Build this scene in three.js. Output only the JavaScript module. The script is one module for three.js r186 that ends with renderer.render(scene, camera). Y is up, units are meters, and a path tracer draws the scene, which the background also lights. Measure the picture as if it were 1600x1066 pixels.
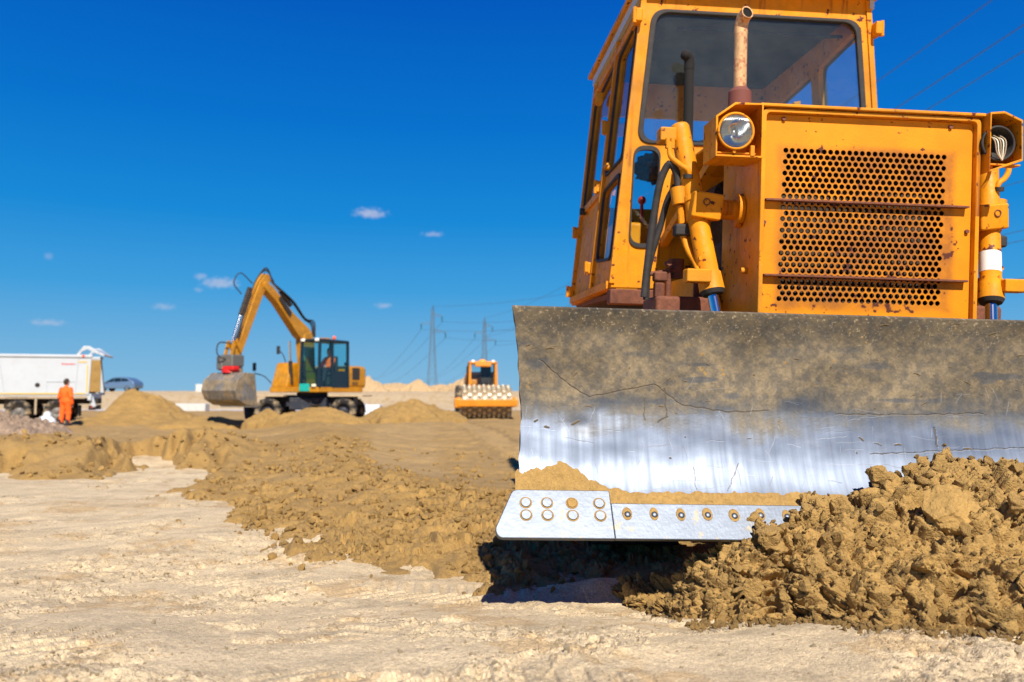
import * as THREE from 'three';
import { RoundedBoxGeometry } from 'three/addons/geometries/RoundedBoxGeometry.js';
import { mergeGeometries, mergeVertices, toCreasedNormals } from 'three/addons/utils/BufferGeometryUtils.js';
import { createNoise2D, createNoise3D } from 'simplex-noise';

// ------------------------------------------------------------------ camera, sky, sun, exposure
const scene = new THREE.Scene();
const PITCH = Math.atan(78 / 1250);
const camera = new THREE.PerspectiveCamera(2 * Math.atan(533 / 1250) * 180 / Math.PI, 1.5, 0.05, 6000);
camera.position.set(0, 1.5, 0);
camera.rotation.set(PITCH, 0, 0);
camera.focus = 3.15;
camera.userData.fStop = 2.6;
const renderer = new THREE.WebGLRenderer({ antialias: true });
renderer.toneMapping = THREE.LinearToneMapping;
renderer.toneMappingExposure = 1.45;
renderer.shadowMap.enabled = true;

const SUN_EL = 50 * Math.PI / 180, SUN_AZ = 14 * Math.PI / 180;
const sunDir = new THREE.Vector3(Math.sin(SUN_AZ) * Math.cos(SUN_EL), Math.sin(SUN_EL), Math.cos(SUN_AZ) * Math.cos(SUN_EL));
const sun = new THREE.DirectionalLight(new THREE.Color().setRGB(1, 0.93, 0.82), 5.0);
sun.position.copy(sunDir).multiplyScalar(80); sun.target.position.set(0, 0, -15);
sun.castShadow = true; sun.shadow.mapSize.set(4096, 4096);
Object.assign(sun.shadow.camera, { left: -40, right: 40, top: 45, bottom: -45, near: 1, far: 200 });
scene.add(sun, sun.target);

const s2l = (c) => (c /= 255) <= 0.04045 ? c / 12.92 : Math.pow((c + 0.055) / 1.055, 2.4);
const lin = (r, g, b) => [s2l(r), s2l(g), s2l(b)];
{
  // clear sky: colour by elevation (degrees), a few small fair-weather clouds low over the site
  const stops = [[0, 136, 188, 222], [3, 114, 178, 222], [7, 66, 160, 222], [12, 26, 138, 216], [18, 10, 116, 206], [27, 4, 90, 190], [45, 4, 68, 158], [90, 6, 52, 128]].map(([e, r, g, b]) => [e, ...lin(r, g, b).map((c) => c / 1.47)]);
  const grad = (e) => { let i = 0; while (i < stops.length - 2 && e > stops[i + 1][0]) i++; const a = stops[i], b = stops[i + 1]; let t = (e - a[0]) / (b[0] - a[0]); t = Math.min(1, Math.max(0, t)); return [1, 2, 3].map((k) => a[k] + (b[k] - a[k]) * t); };
  // azimuth (degrees right of straight ahead), elevation, half width, half height, strength
  const clouds = [[-10.2, 12.4, 1.35, 0.5, 0.6], [-5.7, 11.1, 1.0, 0.24, 0.4], [-20.2, 7.2, 1.5, 0.55, 0.5], [-21.4, 7.6, 0.5, 0.3, 0.35], [-21.5, 6.7, 0.4, 0.22, 0.25], [-9.2, 6.0, 0.7, 0.27, 0.36], [-23.6, 5.5, 0.8, 0.3, 0.3], [-30.2, 4.2, 1.2, 0.28, 0.38], [-30.3, 8.3, 0.4, 0.25, 0.2],
    [60, 9, 2, 0.5, 0.4], [110, 7, 2.5, 0.6, 0.45], [150, 11, 2, 0.6, 0.45], [-150, 8, 3, 0.7, 0.45], [-120, 12, 2, 0.5, 0.4], [-75, 6, 2, 0.5, 0.4], [178, 6, 2, 0.4, 0.4]];
  let sd = 7; const rnd = () => (sd = (sd * 16807) % 2147483647) / 2147483647;
  const nz = createNoise2D(rnd);
  const W = 4096, H = 2048, data = new Float32Array(W * H * 4);
  for (let j = 0; j < H; j++) {
    const e = ((j + 0.5) / H - 0.5) * 180, g = e < 0 ? lin(126, 178, 214).map((c) => c / 1.47) : grad(e);
    for (let i = 0; i < W; i++) {
      let [r, gg, b] = g;
      if (e > 0 && e < 20) {
        const th = ((i + 0.5) / W - 0.5) * 360;      // atan2(z, x)
        let az = th + 90; if (az > 180) az -= 360;     // 0 = straight ahead (-z), positive to the right
        for (const [ca, ce, w, h, s] of clouds) {
          const dx = (az - ca) / w, dy = (e - ce) / h;
          if (Math.abs(dx) > 1.6 || Math.abs(dy) > 1.6) continue;
          const n = 0.5 * nz(az * 1.6, e * 3.2) + 0.3 * nz(az * 4 + 9, e * 7) + 0.2 * nz(az * 9, e * 14 + 3);
          let m = 1 - Math.hypot(dx, dy < 0 ? dy * 1.5 : dy) + 0.5 * n; m = Math.min(1, Math.max(0, m * 1.3)); m = m * m * (3 - 2 * m) * s;
          r += (0.44 - r) * m; gg += (0.44 - gg) * m; b += (0.52 - b) * m;
        }
      }
      const k = (j * W + i) * 4; data[k] = r; data[k + 1] = gg; data[k + 2] = b; data[k + 3] = 1;
    }
  }
  const sky = new THREE.DataTexture(data, W, H, THREE.RGBAFormat, THREE.FloatType);
  sky.mapping = THREE.EquirectangularReflectionMapping; sky.magFilter = THREE.LinearFilter; sky.minFilter = THREE.LinearFilter; sky.needsUpdate = true;
  scene.background = sky; scene.environment = sky;
}

// ------------------------------------------------------------------ helpers
let seedState = 12345;
const seed = (s) => { seedState = s >>> 0; };
const rand = () => { seedState = (seedState + 0x6D2B79F5) >>> 0; let t = seedState; t = Math.imul(t ^ (t >>> 15), t | 1); t ^= t + Math.imul(t ^ (t >>> 7), t | 61); return ((t ^ (t >>> 14)) >>> 0) / 4294967296; };
const rr = (a, b) => a + (b - a) * rand();
seed(11); const n2 = createNoise2D(rand); const n3 = createNoise3D(rand);
const clamp = (x, a = 0, b = 1) => Math.min(b, Math.max(a, x));
const smooth = (a, b, x) => { const t = clamp((x - a) / (b - a)); return t * t * (3 - 2 * t); };
const mix = (a, b, t) => a + (b - a) * t;
const V = (x, y, z) => new THREE.Vector3(x, y, z);
const interp = (x, xs, ys) => { if (x <= xs[0]) return ys[0]; for (let i = 1; i < xs.length; i++) if (x <= xs[i]) return mix(ys[i - 1], ys[i], (x - xs[i - 1]) / (xs[i] - xs[i - 1])); return ys[ys.length - 1]; };
const hash2 = (i, j, k) => { let h = Math.imul(i, 374761393) ^ Math.imul(j, 668265263) ^ Math.imul(k, 2147483629); h = Math.imul(h ^ (h >>> 13), 1274126177); return ((h ^ (h >>> 16)) >>> 0) / 4294967296; };
function chunks(x, y) {                                           // broken ground: tilted facets of uneven height with creases between
  const xi = Math.floor(x), yi = Math.floor(y); let f1 = 9, f2 = 9, bi = 0, bj = 0, bdx = 0, bdy = 0;
  for (let j = yi - 1; j <= yi + 1; j++) for (let i = xi - 1; i <= xi + 1; i++) { const dx = x - i - hash2(i, j, 1), dy = y - j - hash2(i, j, 2), q = dx * dx + dy * dy; if (q < f1) { f2 = f1; f1 = q; bi = i; bj = j; bdx = dx; bdy = dy; } else if (q < f2) f2 = q; }
  const e = Math.sqrt(f2) - Math.sqrt(f1), big = hash2(bi, bj, 5); return (0.75 * big * big + 0.7 * (hash2(bi, bj, 3) - 0.5) * bdx + 0.7 * (hash2(bi, bj, 4) - 0.5) * bdy + 0.35) * smooth(0, 0.28, e) - 0.3;
}
function chunks3(x, y, z) {
  const xi = Math.floor(x), yi = Math.floor(y), zi = Math.floor(z); let f1 = 9, f2 = 9, b0 = 0, b1 = 0, dx1 = 0, dy1 = 0;
  for (let k = zi - 1; k <= zi + 1; k++) for (let j = yi - 1; j <= yi + 1; j++) for (let i = xi - 1; i <= xi + 1; i++) { const q0 = i + k * 57, dx = x - i - hash2(q0, j, 1), dy = y - j - hash2(q0, j, 2), dz = z - k - hash2(q0, j, 6), q = dx * dx + dy * dy + dz * dz; if (q < f1) { f2 = f1; f1 = q; b0 = q0; b1 = j; dx1 = dx; dy1 = dy; } else if (q < f2) f2 = q; }
  const e = Math.sqrt(f2) - Math.sqrt(f1), big = hash2(b0, b1, 5); return (0.7 * big * big + 0.8 * (hash2(b0, b1, 3) - 0.5) * dx1 + 0.8 * (hash2(b0, b1, 4) - 0.5) * dy1 + 0.38) * smooth(0, 0.22, e) - 0.3;
}
const rgb = (r, g, b) => new THREE.Color().setRGB(...lin(r, g, b));

const taken = {};
function numbered(name) { const n = taken[name] = (taken[name] ?? -1) + 1; return n ? `${name}_${String(n).padStart(3, '0')}` : name; }
function tag(o, label, category, group, kind) { if (label) o.userData.label = label; if (category) o.userData.category = category; if (group) o.userData.group = group; if (kind) o.userData.kind = kind; return o; }
function thing(name, label, category, group) { const g = new THREE.Group(); g.name = numbered(name); scene.add(g); return tag(g, label, category, group); }
function boxUV(g) {                                             // uv in metres by the dominant axis of each face
  if (g.index) g = g.toNonIndexed();
  if (!g.attributes.normal) g.computeVertexNormals();
  const p = g.attributes.position, uv = new Float32Array(p.count * 2), a = V(), b = V(), c = V();
  for (let i = 0; i < p.count; i += 3) {
    a.fromBufferAttribute(p, i); b.fromBufferAttribute(p, i + 1).sub(a); c.fromBufferAttribute(p, i + 2).sub(a); b.cross(c);
    const x = Math.abs(b.x), y = Math.abs(b.y), z = Math.abs(b.z);
    for (let k = 0; k < 3; k++) {
      const px = p.getX(i + k), py = p.getY(i + k), pz = p.getZ(i + k);
      const [u, v] = x >= y && x >= z ? [pz + 0.31, py] : y >= z ? [px + 0.17, pz] : [px, py];
      uv[(i + k) * 2] = u; uv[(i + k) * 2 + 1] = v;
    }
  }
  g.setAttribute('uv', new THREE.BufferAttribute(uv, 2)); return g;
}
function mesh(name, geo, mat, parent) {
  if (Array.isArray(geo)) geo = geo.length === 1 ? geo[0] : mergeGeometries(geo.map((g) => { let q = g.index ? g.toNonIndexed() : g; for (const k of Object.keys(q.attributes)) if (!['position', 'normal', 'uv'].includes(k)) q.deleteAttribute(k); if (!q.attributes.uv) q = boxUV(q); return q; }));
  if (!geo.userData.keep) geo = boxUV(geo);
  const m = new THREE.Mesh(geo, mat); m.name = parent === scene ? numbered(name) : name; m.castShadow = m.receiveShadow = true; parent.add(m); return m;
}
const bx = (w, h, d, x = 0, y = 0, z = 0, r = 0.008, e) => { const g = new RoundedBoxGeometry(w, h, d, 1, Math.min(r, w * 0.45, h * 0.45, d * 0.45)); if (e) g.rotateX(e[0] || 0).rotateY(e[1] || 0).rotateZ(e[2] || 0); return g.translate(x, y, z); };
function rd(p, q, r, r2 = r, seg = 16) {                        // round bar from p to q
  const a = V(...p), b = V(...q), d = b.clone().sub(a), g = new THREE.CylinderGeometry(r2, r, d.length(), seg, 1);
  g.applyQuaternion(new THREE.Quaternion().setFromUnitVectors(V(0, 1, 0), d.normalize())); return g.translate((a.x + b.x) / 2, (a.y + b.y) / 2, (a.z + b.z) / 2);
}
function bar(p, q, w, h = w) {                                  // square bar from p to q
  const a = V(...p), b = V(...q), d = b.clone().sub(a), g = new THREE.BoxGeometry(w, h, d.length());
  const m = new THREE.Matrix4().lookAt(b, a, Math.abs(d.y) > 0.99 * d.length() ? V(0, 0, 1) : V(0, 1, 0)); g.applyMatrix4(m); return g.translate((a.x + b.x) / 2, (a.y + b.y) / 2, (a.z + b.z) / 2);
}
const tb = (pts, r, seg = 24, rad = 10) => new THREE.TubeGeometry(new THREE.CatmullRomCurve3(pts.map((p) => V(...p))), seg, r, rad, false);
const shapeOf = (pts) => new THREE.Shape(pts.map(([x, y]) => new THREE.Vector2(x, y)));
function ex(pts, depth, holes = [], bevel = 0, z = 0) {         // extruded outline, front face at z, going back by depth
  const s = Array.isArray(pts) ? shapeOf(pts) : pts; s.holes = holes.map((h) => new THREE.Path(h.map(([x, y]) => new THREE.Vector2(x, y))));
  return new THREE.ExtrudeGeometry(s, { depth: depth - 2 * bevel, bevelEnabled: bevel > 0, bevelSize: bevel, bevelThickness: bevel, bevelOffset: -bevel, bevelSegments: 2, curveSegments: 8 }).translate(0, 0, z - depth + bevel);
}
function roundPoly(pts, r, n = 5) {                              // corners of an outline rounded
  const out = [];
  pts.forEach((p, i) => {
    const a = pts[(i + pts.length - 1) % pts.length], b = pts[(i + 1) % pts.length], R = Array.isArray(r) ? r[i] : r;
    const la = Math.hypot(a[0] - p[0], a[1] - p[1]), lb = Math.hypot(b[0] - p[0], b[1] - p[1]), k = Math.min(R, la * 0.49, lb * 0.49);
    const p0 = [p[0] + (a[0] - p[0]) / la * k, p[1] + (a[1] - p[1]) / la * k], p1 = [p[0] + (b[0] - p[0]) / lb * k, p[1] + (b[1] - p[1]) / lb * k];
    for (let j = 0; j <= n; j++) { const t = j / n, u = 1 - t; out.push([u * u * p0[0] + 2 * u * t * p[0] + t * t * p1[0], u * u * p0[1] + 2 * u * t * p[1] + t * t * p1[1]]); }
  });
  return out;
}
const inset = (pts, k) => { const cx = pts.reduce((s, p) => s + p[0], 0) / pts.length, cy = pts.reduce((s, p) => s + p[1], 0) / pts.length; return pts.map(([x, y]) => { const d = Math.hypot(x - cx, y - cy); return [x - (x - cx) / d * k, y - (y - cy) / d * k]; }); };
function warp(g, f) { const p = g.attributes.position, v = V(); for (let i = 0; i < p.count; i++) { v.fromBufferAttribute(p, i); f(v); p.setXYZ(i, v.x, v.y, v.z); } g.computeVertexNormals(); return g; }
function hexBolt(x, y, z, r, h, nrm = 'z') { const g = new THREE.CylinderGeometry(r * 0.92, r, h, 6); if (nrm === 'z') g.rotateX(Math.PI / 2); if (nrm === 'x') g.rotateZ(Math.PI / 2); return g.translate(x, y, z); }
const poly = (n, r, x = 0, y = 0, a0 = 0) => Array.from({ length: n }, (_, i) => [x + r * Math.cos(a0 + i / n * 2 * Math.PI), y + r * Math.sin(a0 + i / n * 2 * Math.PI)]);

// ------------------------------------------------------------------ procedural textures (tileable noise)
function lattice(period, sd) { const t = new Float32Array(period * period); let s = sd * 7919 + 17; for (let i = 0; i < t.length; i++) { s = (Math.imul(s, 1664525) + 1013904223) >>> 0; t[i] = s / 4294967296; } return t; }
const lat = {};
function tn(u, v, period, sd = 1) {                             // value noise on 0..1, period cells per tile
  const key = period * 131 + sd, t = lat[key] ??= lattice(period, sd), x = u * period, y = v * period, xi = Math.floor(x), yi = Math.floor(y);
  let fx = x - xi, fy = y - yi; fx = fx * fx * (3 - 2 * fx); fy = fy * fy * (3 - 2 * fy);
  const w = (a) => ((a % period) + period) % period, x0 = w(xi), x1 = w(xi + 1), y0 = w(yi) * period, y1 = w(yi + 1) * period;
  return mix(mix(t[y0 + x0], t[y0 + x1], fx), mix(t[y1 + x0], t[y1 + x1], fx), fy);
}
const FIELDS = [4, 16, 64].map((p, z) => [1, 2].map((q) => { const f = new Float32Array(1024 * 1024), oct = 7 - 2 * z; for (let j = 0; j < 1024; j++) for (let i = 0; i < 1024; i++) { let t = 0, a = 0.5, n = 0; for (let o = 0; o < oct; o++) { t += a * tn(i / 1024, j / 1024, p << o, q * 40 + o * 3); n += a; a *= 0.55; } f[j * 1024 + i] = t / n; } return f; }));
const fb = (u, v, p, sd) => { const z = p >= 64 ? 2 : p >= 16 ? 1 : 0, k = Math.max(1, Math.round(p / (4 << (2 * z)))), f = FIELDS[z][sd & 1]; return f[(((v * k * 1024 + sd * 211) | 0) & 1023) * 1024 + (((u * k * 1024 + sd * 137) | 0) & 1023)]; };
function tex(w, h, f, tile = 1, srgb = true) {
  const d = new Uint8Array(w * h * 4);
  for (let j = 0; j < h; j++) for (let i = 0; i < w; i++) { const c = f((i + 0.5) / w, (j + 0.5) / h), k = (j * w + i) * 4; d[k] = clamp(c[0], 0, 255); d[k + 1] = clamp(c[1] ?? c[0], 0, 255); d[k + 2] = clamp(c[2] ?? c[0], 0, 255); d[k + 3] = 255; }
  const t = new THREE.DataTexture(d, w, h); t.wrapS = t.wrapT = THREE.RepeatWrapping; t.magFilter = THREE.LinearFilter; t.minFilter = THREE.LinearMipmapLinearFilter; t.generateMipmaps = true;
  t.repeat.set(1 / tile, 1 / tile); if (srgb) t.colorSpace = THREE.SRGBColorSpace; t.needsUpdate = true; return t;
}
const std = (o) => new THREE.MeshStandardMaterial(o);
const phy = (o) => new THREE.MeshPhysicalMaterial(o);
function paintTex(r, g, b, wear, sd, dust = [150, 118, 80]) {      // old enamel: mottled, dusty, chipped and rust-stained
  return tex(1024, 1024, (u, v) => {
    let m = 0.9 + 0.26 * (fb(u, v, 4, sd) - 0.5) + 0.12 * (fb(u, v, 32, sd + 9) - 0.5), c = [r * m, g * m, b * m]; const fade = smooth(0.5, 0.72, fb(u, v, 8, sd + 17)) * 0.22 * wear; c = [mix(c[0], 236, fade), mix(c[1], 172, fade), mix(c[2], 84, fade)];
    const du = clamp((fb(u, v, 5, sd + 31, 5) - 0.5) * 3.2) * 0.42 * wear + 0.08 * wear * fb(u, v, 64, sd + 3, 2); c = c.map((x, i) => mix(x, dust[i], du));
    const st = clamp((fb(u * 1, v * 0.06 + 0.3, 48, sd + 50, 3) - 0.62) * 5) * clamp((fb(u, v, 3, sd + 60) - 0.42) * 4) * 0.75 * wear; c = [mix(c[0], 120, st), mix(c[1], 62, st), mix(c[2], 26, st)];
    const ru = clamp((fb(u, v, 48, sd + 70, 3) - 0.745 + 0.3 * (fb(u, v, 4, sd + 77) - 0.5)) * 14) * wear; c = [mix(c[0], 96, ru), mix(c[1], 44, ru), mix(c[2], 22, ru)];
    return c;
  }, 1.7);
}
const fineBump = tex(512, 512, (u, v) => [255 * fb(u, v, 48, 400, 4)], 0.35, false);
const roughBump = tex(512, 512, (u, v) => [255 * (0.6 * fb(u, v, 16, 410, 5) + 0.4 * fb(u, v, 90, 420, 2))], 0.5, false);

const yellowTex = paintTex(248, 154, 0, 1.1, 3, [132, 96, 50]);
const mat = {
  yellow: phy({ name: 'yellow paint', specularIntensity: 0.55, map: yellowTex, roughnessMap: tex(512, 512, (u, v) => [0, 150 + 105 * smooth(0.3, 0.7, 0.6 * fb(u, v, 6, 431) + 0.4 * fb(u, v, 40, 434)), 0], 1.3, false), roughness: 0.78, bumpMap: fineBump, bumpScale: 0.0007 }),
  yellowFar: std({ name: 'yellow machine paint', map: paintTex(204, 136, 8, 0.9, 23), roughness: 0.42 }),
  orangeFar: std({ name: 'orange machine paint', map: paintTex(240, 144, 4, 0.5, 43), roughness: 0.42 }),
  rust: std({ name: 'rusty steel', map: tex(512, 512, (u, v) => { const m = fb(u, v, 8, 90), k = fb(u, v, 60, 95, 2); return [mix(88, 138, m) * (0.75 + 0.4 * k), mix(48, 84, m) * (0.75 + 0.4 * k), mix(34, 58, m) * (0.75 + 0.4 * k)]; }, 0.6), roughness: 0.85, bumpMap: roughBump, bumpScale: 0.001 }),
  pipe: std({ name: 'heat faded pipe', map: tex(512, 512, (u, v) => { const m = fb(u, v, 6, 190, 5), k = clamp((fb(u, v, 24, 195, 3) - 0.5) * 5); return [mix(206, 150, k * 0.6) * (0.8 + 0.3 * m), mix(164, 96, k * 0.8) * (0.8 + 0.3 * m), mix(114, 62, k * 0.8) * (0.8 + 0.3 * m)]; }, 0.5), roughness: 0.62, metalness: 0.15 }),
  collar: std({ name: 'oxide brown casting', color: rgb(112, 62, 52), roughness: 0.8, bumpMap: roughBump, bumpScale: 0.001 }),
  black: std({ name: 'black rubber', map: tex(256, 256, (u, v) => { const m = fb(u, v, 12, 60, 4); return [26 + 34 * m, 25 + 30 * m, 26 + 26 * m]; }, 0.4), roughness: 0.75 }),
  darkSteel: std({ name: 'grimy dark steel', map: tex(512, 512, (u, v) => { const m = fb(u, v, 10, 160, 5), k = fb(u, v, 50, 165, 2); return [28 + 60 * m * k * 1.6, 24 + 48 * m * k * 1.6, 22 + 34 * m * k * 1.6]; }, 0.8), roughness: 0.8, metalness: 0.2, bumpMap: roughBump, bumpScale: 0.002 }),
  chrome: std({ name: 'chromed rod', color: rgb(205, 208, 212), metalness: 1, roughness: 0.13 }),
  bright: std({ name: 'bright steel', color: rgb(205, 203, 198), metalness: 1, roughness: 0.3, bumpMap: fineBump, bumpScale: 0.0012 }),
  headliner: std({ name: 'grey headliner', map: tex(512, 512, (u, v) => { const m = fb(u, v, 5, 260, 5); return [46 + 50 * m, 50 + 50 * m, 54 + 48 * m]; }, 1), roughness: 0.95, bumpMap: roughBump, bumpScale: 0.004 }),
  seat: std({ name: 'worn seat vinyl', map: tex(256, 256, (u, v) => { const m = fb(u, v, 8, 280, 5); return [44 + 40 * m, 40 + 36 * m, 38 + 32 * m]; }, 0.6), roughness: 0.7 }),
  glass: phy({ name: 'cab glass', color: rgb(236, 246, 246), transmission: 1, thickness: 0, roughness: 0.02, ior: 1.52 }),
  glassTeal: phy({ name: 'tinted cab glass', color: rgb(205, 240, 240), transmission: 1, thickness: 0, roughness: 0.03, ior: 1.52 }),
  white: std({ name: 'white truck paint', map: tex(512, 512, (u, v) => { const m = fb(u, v, 4, 300, 5), k = clamp((fb(u, v, 20, 305, 3) - 0.6) * 4) * 0.1; return [mix(178 + 10 * m, 160, k), mix(181 + 14 * m, 142, k), mix(185 + 14 * m, 116, k)]; }, 2.5), roughness: 0.4 }),
  tyre: std({ name: 'dusty tyre', map: tex(512, 512, (u, v) => { const m = fb(u, v, 10, 340, 5), k = clamp((fb(u, v, 5, 345) - 0.42) * 3.4); return [mix(36, 168, k) * (0.7 + 0.5 * m), mix(34, 146, k) * (0.7 + 0.5 * m), mix(34, 112, k) * (0.7 + 0.5 * m)]; }, 0.9), roughness: 0.95, bumpMap: roughBump, bumpScale: 0.004 }),
  navy: std({ name: 'dark chassis paint', map: tex(256, 256, (u, v) => { const m = fb(u, v, 8, 360, 4), k = clamp((fb(u, v, 6, 365) - 0.55) * 4) * 0.5; return [mix(26 + 14 * m, 150, k), mix(30 + 16 * m, 126, k), mix(42 + 18 * m, 92, k)]; }, 1), roughness: 0.6 }),
};
mat.yellowSide = mat.yellow;
// ------------------------------------------------------------------ terrain
const HD = [0, 1.8, 2.3, 2.8, 3.3, 4, 6, 10, 14, 20, 28, 61, 66, 72, 78, 100], HY = [0.84, 0.83, 0.79, 0.71, 0.645, 0.61, 0.59, 0.50, 0.39, 0.2, 0, 0, 0.35, 1.1, 1.42, 1.45];
function profile(d) { const w = d < 8 ? 0.12 : d < 60 ? 1.2 : 2; return 0.25 * interp(d - w, HD, HY) + 0.5 * interp(d, HD, HY) + 0.25 * interp(d + w, HD, HY); }
function baseH(x, d) {                                            // the broad shape of the site
  return profile(d) + 0.22 * smooth(-8, -3, x) * smooth(14, 26, d) * (1 - smooth(46, 56, d)) + 0.05 * n2(x * 0.11, d * 0.11) * smooth(5, 14, d) * (1 - smooth(50, 60, d)) + 0.07 * n2(x * 0.05 + 7, d * 0.12) * smooth(62, 70, d) * (1 - smooth(78, 84, d))
    + 0.075 * Math.exp(-(((x - 0.42) / 0.26) ** 2) - ((d - 3.42) / 0.13) ** 2) + 0.1 * Math.exp(-(((x + 5.0) / 0.9) ** 2) - ((d - 11.6) / 1.1) ** 2);
}
const band = (cell, wl) => 1 - smooth(0.22, 0.5, cell / wl);      // leave out ripples finer than the sheet can carry
const bill = (x, y) => 1 - Math.abs(n2(x, y)) * 2;
function sandRough(x, d) { return clamp(smooth(-0.02, 0.6, n2(x * 0.75 + 3.1, d * 0.75) + 0.35 * n2(x * 2.3, d * 2.3 + 5))); }
function sandH(x, d, cell) {
  const a = 0.45, u = x * Math.cos(a) + d * Math.sin(a), v = -x * Math.sin(a) + d * Math.cos(a), rgh = sandRough(x, d);
  let h = baseH(x, d);
  if (d > 80) return h;
  h += 0.018 * n2(x * 0.7 + 11, d * 0.7) * band(cell, 1.4);
  h += 0.006 * n2(u * 0.9, v * 3.4 + 4) * band(cell, 0.3);                                             // scraped streaks
  h += (0.002 + 0.009 * rgh) * n2(x * 4.5, d * 4.5 + 2) * band(cell, 0.2);
  h += (0.0016 + 0.003 * rgh) * n2(x * 13 + 5, d * 13) * band(cell, 0.08);
  if (rgh > 0.05) { const wx = x + 0.03 * n2(x * 9, d * 9), wd = d + 0.03 * n2(x * 9 + 40, d * 9); h += rgh * (0.007 * chunks(wx * 11, wd * 11) * band(cell, 0.08) + 0.008 * chunks(wx * 24 + 7, wd * 24) * band(cell, 0.036) + 0.0045 * chunks(wx * 50, wd * 50 + 3) * band(cell, 0.018)); }
  h += (0.0011 + 0.002 * rgh) * n2(x * 60 + 1, d * 60) * band(cell, 0.017);
  h += 0.0022 * chunks(x * 30, d * 30 + 9) * band(cell, 0.03);
  for (const [ax, ad, bx2, bd] of [[-7, 4.6, -0.4, 2.0], [-7.6, 6.4, 0.6, 3.1]]) { const ux = bx2 - ax, ud = bd - ad, L = Math.hypot(ux, ud), q = ((x - ax) * -ud + (d - ad) * ux) / L, along = ((x - ax) * ux + (d - ad) * ud) / L, k = smooth(0.24, 0.19, Math.abs(q)) * smooth(-0.3, 0.3, n2(x * 0.9 + 70, d * 0.9)); if (k > 0) h += k * (-0.008 + 0.011 * smooth(-0.2, 0.2, Math.sin((along + 0.5 * Math.abs(q)) / 0.085 * 6.283)) * band(cell, 0.08)); }   // faint tyre prints
  const lip = n2(u * 1.7 + 20, v * 6.5 + 3 + 0.8 * n2(x * 3, d * 3));                                   // small broken ledges
  h += 0.011 * smooth(0.30, 0.36, lip) * smooth(0.75, 0.4, lip) * smooth(-0.2, 0.4, n2(x * 1.1 + 40, d * 1.1)) * band(cell, 0.08);
  return h;
}
// the brown soil: its outline on the pale sand (x to the right, d away from the camera)
const SOIL = [[-14, 9.6], [-8, 9.3], [-5.94, 9.36], [-5.51, 9.02], [-4.62, 9.02], [-4.68, 9.93], [-5.2, 11.1], [-4.9, 11.2], [-4.26, 10.37], [-3.79, 10.3], [-3.42, 9.19], [-2.9, 7.08], [-2.56, 6.74], [-2.1, 6.45], [-2.0, 5.66], [-1.51, 5.25], [-1.47, 4.85], [-1.3, 4.71], [-1.25, 4.45], [-1.09, 4.28], [-1.0, 4.1], [-0.72, 4.12], [-0.49, 4.06], [-0.41, 4.0], [-0.2, 3.74], [-0.03, 3.47], [0.08, 3.45], [0.15, 3.6], [0.3, 3.7], [0.6, 3.66], [0.9, 3.6], [6, 3.6], [40, 4.5], [45, 56], [-60, 56], [-60, 10]];
function sdPoly(P, x, y) {
  let d = 1e9, s = -1;
  for (let i = 0, j = P.length - 1; i < P.length; j = i++) {
    const ex_ = P[j][0] - P[i][0], ey = P[j][1] - P[i][1], wx = x - P[i][0], wy = y - P[i][1], t = clamp((wx * ex_ + wy * ey) / (ex_ * ex_ + ey * ey)), dx = wx - ex_ * t, dy = wy - ey * t;
    d = Math.min(d, dx * dx + dy * dy);
    if ((P[i][1] > y) !== (P[j][1] > y) && x < (P[j][0] - P[i][0]) * (y - P[i][1]) / (P[j][1] - P[i][1]) + P[i][0]) s = -s;
  }
  return s * Math.sqrt(d);
}
function nearLine(P, x, y) { let d = 1e9, at = 0; for (let i = 1; i < P.length; i++) { const [ax, ay] = P[i - 1], ex_ = P[i][0] - ax, ey = P[i][1] - ay, t = clamp(((x - ax) * ex_ + (y - ay) * ey) / (ex_ * ex_ + ey * ey)), q = Math.hypot(x - ax - ex_ * t, y - ay - ey * t); if (q < d) { d = q; at = i - 1 + t; } } return [d, at]; }
const ROW_LEFT = [[-20, 10.6], [-9, 10.5], [-6.2, 10.4], [-4.9, 10.7], [-4.4, 11.5]], ROW_MID = [[-9.5, 34], [-5.6, 23], [-3.3, 15], [-2.35, 10.5], [-1.6, 8], [-0.6, 6.2], [0.2, 4.8]], PATH = [[-4.3, 34], [-2.45, 18], [-1.35, 10], [-1.0, 8.4]];
const TRACKS = [[[-2.6, 34], [-0.6, 20], [0.25, 12], [0.7, 8.6]], [[-12, 22], [-7, 21.5], [-3.5, 23]], [[-12, 16.5], [-7.5, 17.5], [-4.5, 21]]];
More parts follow.
